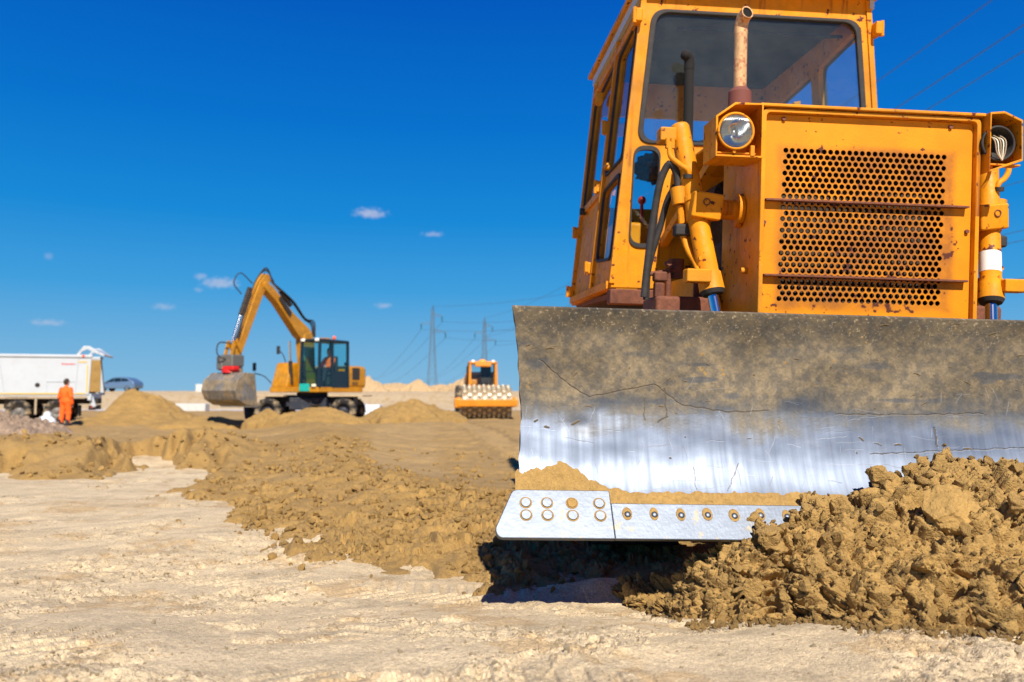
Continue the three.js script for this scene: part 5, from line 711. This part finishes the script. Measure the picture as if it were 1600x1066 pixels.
// ------------------------------------------------------------------ wheeled excavator
{
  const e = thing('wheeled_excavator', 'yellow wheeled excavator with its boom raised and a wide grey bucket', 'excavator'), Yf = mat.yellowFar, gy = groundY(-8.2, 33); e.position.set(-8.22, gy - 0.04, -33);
  mesh('chassis', [bx(3.6, 0.42, 0.9, 0, 0.86, 0, 0.04), bx(0.5, 0.3, 2.0, -1.5, 0.55, 0, 0.05), bx(0.5, 0.3, 2.0, 1.5, 0.55, 0, 0.05), rd([0, 1.05, 0], [0, 1.24, 0], 0.62, 0.62, 28), bx(1.5, 0.5, 1.9, 0.05, 0.78, 0, 0.05)], mat.navy, e);
  const dusty = std({ name: 'dust covered plate', color: rgb(190, 166, 130), roughness: 0.95 });
  for (const x of [-1.55, 1.6]) mesh('fender', bx(1.35, 0.06, 2.2, x, 1.09, 0, 0.02), dusty, e);
  mesh('stabiliser_blade', [bx(0.14, 0.5, 2.3, -2.35, 0.42, 0, 0.03, [0, 0, 0.15]), bx(0.6, 0.1, 0.2, -2.05, 0.6, 0.5, 0.02)], mat.navy, e);
  mesh('ladder', [bx(0.04, 0.6, 0.04, 0.2, 0.65, 1.0, 0.01), bx(0.04, 0.6, 0.04, 0.55, 0.65, 1.0, 0.01), bx(0.4, 0.04, 0.1, 0.37, 0.45, 1.0, 0.01), bx(0.4, 0.04, 0.1, 0.37, 0.72, 1.0, 0.01)], mat.darkSteel, e);
  for (const x of [-1.5, 1.5]) for (const s of [-1, 1]) wheel(e, x, 0.5, s * 0.98, 0.5, 0.46, s > 0 ? 0 : Math.PI, mat.tyre, mat.navy);
  // everything above the slewing ring is turned together
  const up = new THREE.Group(); up.name = 'upper_structure'; up.position.y = 0; up.rotation.y = -26 * D2R; e.add(up);
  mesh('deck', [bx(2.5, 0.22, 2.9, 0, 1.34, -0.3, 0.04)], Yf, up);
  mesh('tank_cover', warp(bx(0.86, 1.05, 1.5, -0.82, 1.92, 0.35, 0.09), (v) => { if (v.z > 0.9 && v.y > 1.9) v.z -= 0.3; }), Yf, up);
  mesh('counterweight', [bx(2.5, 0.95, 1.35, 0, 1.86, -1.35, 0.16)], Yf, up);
  mesh('engine_grille', bx(0.03, 0.5, 0.5, 1.252, 2.0, -1.25, 0.02), mat.black, up);
  mesh('number_decal', Array.from({ length: 4 }, (_, i) => bx(0.006, 0.13, 0.06, 1.256, 1.6, -1.05 - i * 0.1, 0.001)), mat.black, up).userData.kind = 'stuff';
  mesh('exhaust', rd([0.5, 2.3, -1.5], [0.5, 2.5, -1.5], 0.05), mat.black, up);
  mesh('teal_reflection_plate', bx(0.5, 0.3, 0.05, 0.6, 1.42, 1.2, 0.02), std({ name: 'painted teal reflection', color: rgb(26, 170, 156), roughness: 0.5 }), up);  // teal plate painted as a reflection in the lower cab window
  mesh('work_light', bx(0.2, 0.12, 0.08, 1.05, 1.5, 1.18, 0.03), std({ name: 'lamp glass', color: rgb(236, 226, 196), roughness: 0.2 }), up);
  // cab: dark frame, tinted glass
  const F = std({ name: 'dark cab frame', color: rgb(16, 40, 52), roughness: 0.45 }), x0 = 0.32, x1 = 1.24, z0 = -0.72, z1 = 1.1, yb = 1.45, yt = 3.28;
  const posts = [[x0, z1, x0, z1 - 0.06], [x1, z1, x1 - 0.03, z1 - 0.06], [x0, z0, x0, z0], [x1, z0, x1 - 0.03, z0], [x1, 0.28, x1 - 0.03, 0.28]];
  const cab = mesh('cab', [...posts.map(([a, b, c, d]) => bar([a, yb, b], [c, yt, d], 0.09, 0.09)), bx(x1 - x0 + 0.06, 0.12, z1 - z0 + 0.08, (x0 + x1) / 2, yt + 0.02, (z0 + z1) / 2 - 0.02, 0.05), bx(x1 - x0, 0.1, z1 - z0, (x0 + x1) / 2, yb, (z0 + z1) / 2, 0.02), bx(0.05, 0.7, 0.95, x1 - 0.01, yb + 0.3, -0.2, 0.02), bx(x1 - x0, 0.9, 0.05, (x0 + x1) / 2, yb + 0.4, z0 + 0.01, 0.02), bar([x0, yb + 0.6, z1 - 0.02], [x1, yb + 0.6, z1 - 0.02], 0.05)], F, up);
  const glassQ = (a, b, c, d) => { const g = new THREE.BufferGeometry(); g.setAttribute('position', new THREE.Float32BufferAttribute([...a, ...b, ...c, ...a, ...c, ...d], 3)); g.computeVertexNormals(); return g; };
  mesh('windshield', glassQ([x0 + 0.04, yb + 0.64, z1 - 0.015], [x1 - 0.04, yb + 0.64, z1 - 0.015], [x1 - 0.06, yt - 0.06, z1 - 0.06], [x0 + 0.04, yt - 0.06, z1 - 0.06]), mat.glassTeal, cab);
  mesh('pane', glassQ([x0 + 0.04, yb + 0.06, z1], [x1 - 0.04, yb + 0.06, z1], [x1 - 0.04, yb + 0.56, z1 - 0.01], [x0 + 0.04, yb + 0.56, z1 - 0.01]), mat.glassTeal, cab);
  mesh('pane', glassQ([x1, yb + 0.06, z1 - 0.06], [x1, yb + 0.06, 0.33], [x1 - 0.03, yt - 0.05, 0.33], [x1 - 0.03, yt - 0.05, z1 - 0.1]), mat.glassTeal, cab);
  mesh('pane', glassQ([x1 - 0.01, yb + 0.7, 0.23], [x1 - 0.01, yb + 0.7, z0 + 0.06], [x1 - 0.03, yt - 0.05, z0 + 0.06], [x1 - 0.03, yt - 0.05, 0.23]), mat.glassTeal, cab);
  mesh('pane', glassQ([x0, yb + 0.3, z0 + 0.06], [x0, yb + 0.3, z1 - 0.06], [x0, yt - 0.05, z1 - 0.1], [x0, yt - 0.05, z0 + 0.06]), mat.glassTeal, cab);
  mesh('pane', glassQ([x0 + 0.05, yb + 0.88, z0 + 0.01], [x1 - 0.05, yb + 0.88, z0 + 0.01], [x1 - 0.05, yt - 0.05, z0 + 0.01], [x0 + 0.05, yt - 0.05, z0 + 0.01]), mat.glassTeal, cab);
  mesh('seat', [bx(0.5, 0.14, 0.5, 0.78, 1.98, 0.0, 0.04), bx(0.5, 0.72, 0.12, 0.78, 2.35, -0.3, 0.04), bx(0.4, 0.4, 0.4, 0.78, 1.7, 0.0, 0.04)], mat.black, cab);
  mesh('beacon', [rd([1.0, yt + 0.06, -0.1], [1.0, yt + 0.12, -0.1], 0.05), new THREE.SphereGeometry(0.075, 14, 10).scale(1, 1.1, 1).translate(1.0, yt + 0.17, -0.1)], std({ name: 'orange beacon plastic', color: rgb(248, 96, 34), roughness: 0.35 }), cab);
  for (const x of [x0 + 0.1, x1 - 0.12]) mesh('work_light', bx(0.2, 0.12, 0.08, x, yt + 0.03, z1 - 0.0, 0.03), std({ name: 'pale lamp glass', color: rgb(238, 236, 224), roughness: 0.2 }), cab);
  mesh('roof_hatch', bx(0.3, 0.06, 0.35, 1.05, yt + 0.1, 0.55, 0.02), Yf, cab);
  // boom, in the plane beside the cab; coordinates (distance ahead, height)
  const inPlane = (pts, w, x = -0.08) => ex(pts.map(([a, b]) => [-a, b]), w, [], 0.02, w / 2).rotateY(Math.PI / 2).translate(x, 0, 0);
  const cx = -0.08;
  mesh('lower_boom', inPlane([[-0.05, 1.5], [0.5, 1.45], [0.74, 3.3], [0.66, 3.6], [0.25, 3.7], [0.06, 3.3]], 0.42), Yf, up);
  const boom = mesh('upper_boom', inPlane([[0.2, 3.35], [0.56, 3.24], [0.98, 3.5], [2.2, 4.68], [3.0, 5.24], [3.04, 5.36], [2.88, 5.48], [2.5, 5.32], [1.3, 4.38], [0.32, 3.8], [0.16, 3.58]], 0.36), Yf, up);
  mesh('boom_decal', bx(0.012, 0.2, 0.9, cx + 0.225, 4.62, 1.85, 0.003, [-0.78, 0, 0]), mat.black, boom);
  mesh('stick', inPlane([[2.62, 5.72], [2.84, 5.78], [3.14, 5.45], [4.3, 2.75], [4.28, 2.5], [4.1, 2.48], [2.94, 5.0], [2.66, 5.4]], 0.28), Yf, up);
  for (const s of [-1, 1]) { const k = mesh('boom_cylinder', [rd([cx + s * 0.34, 1.55, 0.8], [cx + s * 0.34, 2.5, 0.88], 0.08)], mat.darkSteel, up); mesh('rod', rd([cx + s * 0.34, 2.5, 0.88], [cx + s * 0.34, 3.3, 0.95], 0.045), mat.chrome, k); }
  const c2 = mesh('stick_cylinder', [rd([cx, 4.7, 1.3], [cx, 5.2, 1.9], 0.085)], mat.darkSteel, up); mesh('rod', rd([cx, 5.2, 1.9], [cx, 5.7, 2.64], 0.05), mat.chrome, c2);
  const c3 = mesh('bucket_cylinder', [rd([cx, 5.15, 3.55], [cx, 4.1, 3.98], 0.085)], mat.darkSteel, up); mesh('rod', rd([cx, 4.1, 3.98], [cx, 3.1, 4.36], 0.05), mat.chrome, c3);
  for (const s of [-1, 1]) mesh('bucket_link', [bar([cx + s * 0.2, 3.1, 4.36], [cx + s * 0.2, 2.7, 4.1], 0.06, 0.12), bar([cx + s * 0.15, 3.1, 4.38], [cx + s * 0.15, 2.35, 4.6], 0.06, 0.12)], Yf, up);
  for (let i = 0; i < 4; i++) mesh('hose', tb([[cx + 0.1 + i * 0.05, 3.5, 0.08], [cx + 0.12 + i * 0.05, 4.0 + i * 0.05, 0.2], [cx + 0.1 + i * 0.04, 4.2, 0.6], [cx + 0.08 + i * 0.04, 4.85, 1.35], [cx + 0.06, 5.5, 2.4]], 0.022, 30, 6), mat.black, up);
  for (let i = 0; i < 3; i++) mesh('hose', tb([[cx + 0.15 + i * 0.03, 5.5, 2.5], [cx + 0.16, 6.0 - i * 0.06, 2.85], [cx + 0.17, 5.6, 3.3], [cx + 0.18, 4.5, 3.84], [cx + 0.18, 3.2, 4.25 + i * 0.05]], 0.022, 30, 6), mat.black, up);
  mesh('hose_loop', tb([[cx - 0.1, 5.35, 3.3], [cx - 0.25, 5.7, 3.8], [cx - 0.3, 5.3, 4.05], [cx - 0.2, 4.9, 3.75]], 0.022, 24, 6), mat.black, up); mesh('hose_loop', tb([[cx + 0.1, 3.0, 4.4], [cx - 0.1, 3.0, 4.9], [cx - 0.1, 2.6, 4.95], [cx, 2.4, 4.6]], 0.025, 24, 6), mat.black, up);
  mesh('coupler', [bx(0.62, 0.45, 0.6, cx, 2.38, 4.35, 0.06), bx(0.3, 0.5, 0.4, cx - 0.28, 2.3, 4.5, 0.05)], std({ name: 'grey cast coupler', color: rgb(112, 110, 104), roughness: 0.6, metalness: 0.4 }), up);
  mesh('tiltrotator', [rd([cx, 1.95, 4.4], [cx, 2.18, 4.4], 0.3, 0.26, 24), bx(0.75, 0.16, 0.34, cx, 2.1, 4.5, 0.05)], std({ name: 'red tool paint', color: rgb(206, 26, 22), roughness: 0.5 }), up);
  const sh = (p) => p.map(([a, b]) => [a - 1.82, b]), bk = sh([[5.85, 1.92], [6.35, 1.95], [6.72, 1.68], [6.82, 1.3], [6.66, 0.98], [6.25, 0.78], [5.7, 0.72]]), shell = [...bk, ...sh([[5.7, 0.76], [6.22, 0.83], [6.6, 1.02], [6.76, 1.3], [6.67, 1.64], [6.33, 1.9], [5.85, 1.87]])];
  const bmat = std({ name: 'worn grey bucket steel', map: tex(512, 512, (u, v) => { const a = fb(u, v, 5, 961), b = fb(u, v * 0.2, 40, 963), k = smooth(0.4, 0.65, fb(u, v, 4, 966)); return [mix(122, 150, k) * (0.75 + 0.5 * a * b * 2), mix(118, 132, k) * (0.75 + 0.5 * a * b * 2), mix(112, 104, k) * (0.75 + 0.5 * a * b * 2)]; }, 1.2), roughness: 0.6, metalness: 0.35 });
  const bucket = mesh('bucket', inPlane(shell, 1.62), bmat, up); for (const s of [-1, 1]) mesh('side_plate', inPlane(bk, 0.04, cx + s * 0.8), bmat, bucket); mesh('cutting_lip', bx(1.64, 0.05, 0.22, cx, 0.72, 3.96, 0.01), mat.bright, bucket);
  for (const s of [-1, 1]) mesh('hanger', bx(0.06, 0.3, 0.55, cx + s * 0.22, 2.0, 4.33, 0.02), bmat, bucket);
  const mirrorAt = (p, q, r) => mesh('mirror', [tb([p, [mix(p[0], q[0], 0.5), mix(p[1], q[1], 0.7), mix(p[2], q[2], 0.4)], q], 0.02, 12, 6), bx(0.16, 0.34, 0.07, q[0], q[1] + r, q[2], 0.03)], mat.black, up);
  mirrorAt([-1.2, 1.6, 1.1], [-1.5, 2.0, 1.75], 0.25); mirrorAt([-0.8, 2.4, 0.7], [-0.95, 2.95, 1.0], 0.0);
  // operator
  const op = thing('person', 'operator in orange high-visibility jacket seated in the excavator cab', 'person'); op.position.copy(e.position); op.rotation.y = up.rotation.y; const o = [0.78, 2.05, 0.0];
  const tr = [[0, 0.1, -0.1, 0, 0.45, -0.12, 0.15, 0.17], [-0.14, 0.52, -0.1, 0.14, 0.52, -0.1, 0.1, 0.1], [-0.22, 0.5, -0.08, -0.27, 0.26, 0.08, 0.065, 0.052], [-0.27, 0.26, 0.08, -0.2, 0.22, 0.34, 0.05, 0.04], [0.22, 0.5, -0.08, 0.27, 0.26, 0.08, 0.065, 0.052], [0.27, 0.26, 0.08, 0.2, 0.22, 0.34, 0.05, 0.04], [0, 0.6, -0.1, 0, 0.66, -0.1, 0.08, 0.06]], lg = [[-0.1, 0.06, -0.1, -0.14, 0.08, 0.34, 0.1, 0.075], [-0.14, 0.08, 0.34, -0.14, -0.34, 0.42, 0.07, 0.05], [0.1, 0.06, -0.1, 0.14, 0.08, 0.34, 0.1, 0.075], [0.14, 0.08, 0.34, 0.14, -0.34, 0.42, 0.07, 0.05]], hd = headBones(0, 0.84, -0.06, 1);
  const hn = [...handBones(-0.2, 0.22, 0.34, 0, -0.2, 0.95, 0.9, 0.1), ...handBones(0.2, 0.22, 0.34, 0, -0.2, 0.95, -0.9, 0.1)];
  mesh('body', [nets(limbs([...tr, ...lg, ...hd], 0.03), [-0.45, -0.45, -0.4], [0.45, 1.05, 0.55], 0.02), nets(limbs(hn, 0.008), [-0.32, 0.1, 0.28], [0.32, 0.32, 0.6], 0.008)], skin, op).position.set(...o);
  mesh('jacket', nets(limbs(tr.map((a) => [...a.slice(0, 6), a[6] + 0.022, a[7] + 0.022]), 0.04), [-0.45, -0.2, -0.45], [0.45, 0.8, 0.5], 0.02), orangeWork, op).position.set(...o);
  mesh('trousers', nets(limbs(lg.map((a) => [...a.slice(0, 6), a[6] + 0.015, a[7] + 0.015]), 0.03), [-0.4, -0.45, -0.4], [0.4, 0.35, 0.6], 0.02), bootMat, op).position.set(...o);
  mesh('hair', nets(limbs([[0, 0.86, -0.08, 0, 0.91, -0.07, 0.095, 0.09]], 0.02), [-0.15, 0.7, -0.25], [0.15, 1.06, 0.1], 0.015), hairMat, op).position.set(...o);
}
// ------------------------------------------------------------------ padfoot roller
{
  const r = thing('padfoot_roller', 'orange padfoot roller with studded steel drum facing the camera', 'roller'), O_ = mat.orangeFar; r.position.set(-1.12, groundY(-1.12, 34) - 0.02, -34.6); r.rotation.y = 0.1;
  const R = 0.66, W = 2.12, yc = 0.74, steel = std({ name: 'scuffed drum steel', map: tex(256, 256, (u, v) => { const m = fb(u, v, 8, 971), k = smooth(0.45, 0.62, fb(u, v, 6, 974)); return [mix(150, 128, k) * (0.8 + 0.4 * m), mix(144, 104, k) * (0.8 + 0.4 * m), mix(134, 74, k) * (0.8 + 0.4 * m)]; }, 0.8), roughness: 0.6, metalness: 0.35 });
  const padM = std({ name: 'polished pad steel', color: rgb(196, 184, 156), roughness: 0.5, metalness: 0.45 });
  const drum = mesh('drum', [rd([-W / 2, yc, 0], [W / 2, yc, 0], R, R, 48)], steel, r);
  const pad = boxUV(new THREE.CylinderGeometry(0.075, 0.11, 0.1, 4, 1).rotateY(Math.PI / 4)); pad.userData.keep = true;
  for (let i = 0; i < 10; i++) for (let k = 0; k < 14; k++) { const a = (k + (i % 2) * 0.5) / 14 * 2 * Math.PI, m = new THREE.Mesh(pad, padM); m.name = 'pad'; m.castShadow = m.receiveShadow = true; m.position.set(-W / 2 + 0.12 + i * (W - 0.24) / 9, yc + (R + 0.045) * Math.cos(a), (R + 0.045) * Math.sin(a)); m.rotation.x = a; drum.add(m); }
  mesh('front_beam', bx(W + 0.42, 0.3, 0.14, 0, 0.72, R + 0.28, 0.03), O_, r);
  for (const s of [-1, 1]) mesh('side_beam', [bx(0.14, 0.32, 1.9, s * (W / 2 + 0.16), 0.73, -0.05, 0.03), rd([s * (W / 2 + 0.02), yc, 0], [s * (W / 2 + 0.2), yc, 0], 0.22, 0.22, 20)], O_, r);
  mesh('corner_box', bx(0.32, 0.42, 0.4, -W / 2 - 0.17, 0.72, R + 0.12, 0.05), O_, r);
  mesh('rear_beam', bx(W + 0.42, 0.3, 0.16, 0, 0.74, -R - 0.3, 0.03), O_, r);
  mesh('rear_frame', [bx(0.9, 0.5, 1.2, 0, 0.9, -1.5, 0.05), bx(1.5, 0.5, 2.8, 0, 1.2, -3.4, 0.06)], O_, r);
  mesh('engine_hood', warp(bx(1.5, 0.75, 1.9, 0, 1.75, -4.3, 0.12), (v) => { if (v.z < -4.5 && v.y > 1.7) v.y -= 0.25; }), O_, r);
  for (const s of [-1, 1]) wheel(r, s * 0.98, 0.72, -3.4, 0.74, 0.5, s > 0 ? Math.PI / 2 : -Math.PI / 2, mat.tyre, O_);
  const zf = -2.0, zb = -3.35, y0 = 1.4, y1 = 2.52, hw = 0.61;
  const cab = mesh('cab', [bar([-hw, y0, zf], [-hw + 0.02, y1, zf - 0.04], 0.11), bar([hw, y0, zf], [hw - 0.02, y1, zf - 0.04], 0.11), bar([-hw, y0, zb], [-hw, y1, zb], 0.09), bar([hw, y0, zb], [hw, y1, zb], 0.09), bx(2 * hw + 0.08, 0.12, zf - zb + 0.1, 0, y1, (zf + zb) / 2, 0.04), bx(0.75, 0.16, 0.12, 0, y1 - 0.12, zf + 0.02, 0.04), bx(2 * hw, 0.12, zf - zb, 0, y0, (zf + zb) / 2, 0.02), bx(2 * hw, 0.45, 0.06, 0, y0 + 0.2, zb, 0.02)], O_, r);
  const pg = (a, b, c, d) => { const g = new THREE.BufferGeometry(); g.setAttribute('position', new THREE.Float32BufferAttribute([...a, ...b, ...c, ...a, ...c, ...d], 3)); g.computeVertexNormals(); return g; };
  mesh('windshield', pg([-hw + 0.05, y0 + 0.06, zf], [hw - 0.05, y0 + 0.06, zf], [hw - 0.07, y1 - 0.06, zf - 0.04], [-hw + 0.07, y1 - 0.06, zf - 0.04]), mat.glass, cab);
  for (const s of [-1, 1]) mesh('pane', pg([s * hw, y0 + 0.06, zf - 0.05], [s * hw, y0 + 0.06, zb + 0.05], [s * hw, y1 - 0.06, zb + 0.05], [s * hw, y1 - 0.06, zf - 0.08]), mat.glassTeal, cab);
  mesh('pane', pg([-hw + 0.05, y0 + 0.45, zb], [hw - 0.05, y0 + 0.45, zb], [hw - 0.05, y1 - 0.06, zb], [-hw + 0.05, y1 - 0.06, zb]), mat.glass, cab);
  mesh('seat', [bx(0.5, 0.14, 0.5, 0.2, 1.85, -2.9, 0.04), bx(0.5, 0.55, 0.12, 0.2, 2.1, -3.15, 0.04)], mat.black, cab); mesh('console', [bx(0.5, 0.3, 0.25, 0.15, 1.68, -2.35, 0.04), rd([0.1, 1.7, -2.4], [0.1, 1.95, -2.5], 0.03)], mat.darkSteel, cab); mesh('side_box', bx(0.3, 0.26, 0.3, -0.42, 1.62, -2.2, 0.05), O_, cab);
  mesh('beacon', new THREE.SphereGeometry(0.17, 18, 10, 0, 6.283, 0, 1.57).scale(1.1, 0.7, 1).translate(0.0, y1 + 0.05, -2.6), std({ name: 'orange beacon dome', color: rgb(250, 160, 30), roughness: 0.4 }), cab);
  for (const s of [-1, 1]) mesh('work_light', bx(0.13, 0.1, 0.08, s * 0.46, y1 + 0.06, zf + 0.02, 0.03), std({ name: 'white lamp glass', color: rgb(238, 238, 234), roughness: 0.2 }), cab);
  mesh('mirror_arm', [bar([-hw, y1 - 0.1, zf], [-hw - 0.12, y1 - 0.2, zf + 0.02], 0.03), bx(0.06, 0.55, 0.2, -hw - 0.12, y1 - 0.45, zf - 0.1, 0.02)], mat.darkSteel, cab);
}
// ------------------------------------------------------------------ pylons and power lines
const galv = std({ name: 'galvanised steel', color: rgb(96, 108, 116), roughness: 0.6, metalness: 0.3 }), insul = std({ name: 'dark insulators', color: rgb(38, 84, 96), roughness: 0.4 }), wireM = std({ name: 'aluminium conductor', color: rgb(70, 84, 98), roughness: 0.7 });
function pylon(label, x, z, y, yaw) {
  const p = thing('pylon', label, 'pylon', 'lattice pylons'); p.position.set(x, y, z); p.rotation.y = yaw;
  const H = 30, wAt = (h) => interp(h, [0, 17, 22, 28.5, H], [1.65, 0.75, 0.56, 0.4, 0.05]), c4 = [[-1, -1], [1, -1], [1, 1], [-1, 1]];
  for (const [a, b] of c4) mesh('leg', [[0, 17], [17, 28.5], [28.5, H]].map(([h0, h1]) => bar([a * wAt(h0), h0, b * wAt(h0)], [a * wAt(h1) * 1.0, h1, b * wAt(h1)], 0.1)), galv, p);
  const lv = [0, 3.4, 6.4, 9, 11.3, 13.4, 15.3, 17, 18.6, 20.2, 21.8, 23.4, 25, 26.6, 28.2], br = [];
  for (let i = 0; i + 1 < lv.length; i++) for (let k = 0; k < 4; k++) { const [a, b] = c4[k], [c, d] = c4[(k + 1) % 4], w0 = wAt(lv[i]), w1 = wAt(lv[i + 1]); br.push(bar([a * w0, lv[i], b * w0], [c * w1, lv[i + 1], d * w1], 0.05), bar([c * w0, lv[i], d * w0], [a * w1, lv[i + 1], b * w1], 0.05), bar([a * w1, lv[i + 1], b * w1], [c * w1, lv[i + 1], d * w1], 0.05)); }
  mesh('bracing', br, galv, p).userData.kind = 'stuff';
  const tips = [];
  for (const [s, h, L] of [[1, 26.4, 3.4], [-1, 23.6, 4.1], [1, 20.8, 4.7]]) {
    const w = wAt(h), tip = [s * L, h + 0.1, 0]; mesh('crossarm', [bar([s * w, h, w], tip, 0.13), bar([s * w, h, -w], tip, 0.13), bar([s * w * 0.9, h + 1.1, w], tip, 0.11), bar([s * w * 0.9, h + 1.1, -w], tip, 0.11)], galv, p);
    mesh('insulator', rd([s * L, h, 0], [s * L, h - 1.9, 0], 0.2, 0.2, 8), insul, p); tips.push(V(s * L, h - 1.9, 0));
  }
  tips.push(V(0, H, 0)); p.updateMatrixWorld(true); return tips.map((t) => t.applyMatrix4(p.matrixWorld));
}
function wire(a, b, sag, label, group) {
  const pts = Array.from({ length: 25 }, (_, i) => { const t = i / 24, p = a.clone().lerp(b, t); p.y -= sag * 4 * t * (1 - t); return [p.x, p.y, p.z]; }), r = clamp(0.00019 * (a.length() * 0.5 + b.length() * 0.5), 0.018, 0.05);
  tag(mesh('power_line', tb(pts, r, 60, 5), wireM, scene), label, 'power line', group);
}
{
  const p1 = pylon('larger steel lattice pylon behind the sand heaps, left of the roller', -27.9, -280, 1.3, 0.35), p2 = pylon('smaller steel lattice pylon directly behind the roller', -11.2, -325, 1.3, 0.35);
  const n1 = [V(75, 22.5, -62), V(66, 19.5, -66), V(76, 17, -61), V(70, 27, -64)], n2_ = [V(44, 30, -46), V(36, 27, -49), V(45, 24, -45), V(40, 33, -47)];
  const f1 = [V(-170, 25, -900), V(-178, 22, -900), V(-169, 19, -900), V(-174, 29, -900)], f2 = [V(-120, 25, -980), V(-128, 22, -980), V(-119, 19, -980), V(-124, 29, -980)];
  const nm = ['upper right', 'left', 'lower right', 'topmost'];
  for (let k = 0; k < 4; k++) {
    wire(p1[k], n1[k], 5, `thin ${nm[k]} wire from the larger pylon sagging to the right behind the bulldozer`, 'power lines'); wire(p2[k], n2_[k], 5, `thin ${nm[k]} wire from the smaller pylon climbing to the right over the bulldozer`, 'power lines');
    if (k < 3) { wire(p1[k], f1[k], 14, `thin ${nm[k]} wire dropping left from the larger pylon to the horizon`, 'power lines'); wire(p2[k], f2[k], 14, `thin ${nm[k]} wire dropping left from the smaller pylon to the horizon`, 'power lines'); }
  }
}
scene.updateMatrixWorld(true);
renderer.render(scene, camera);
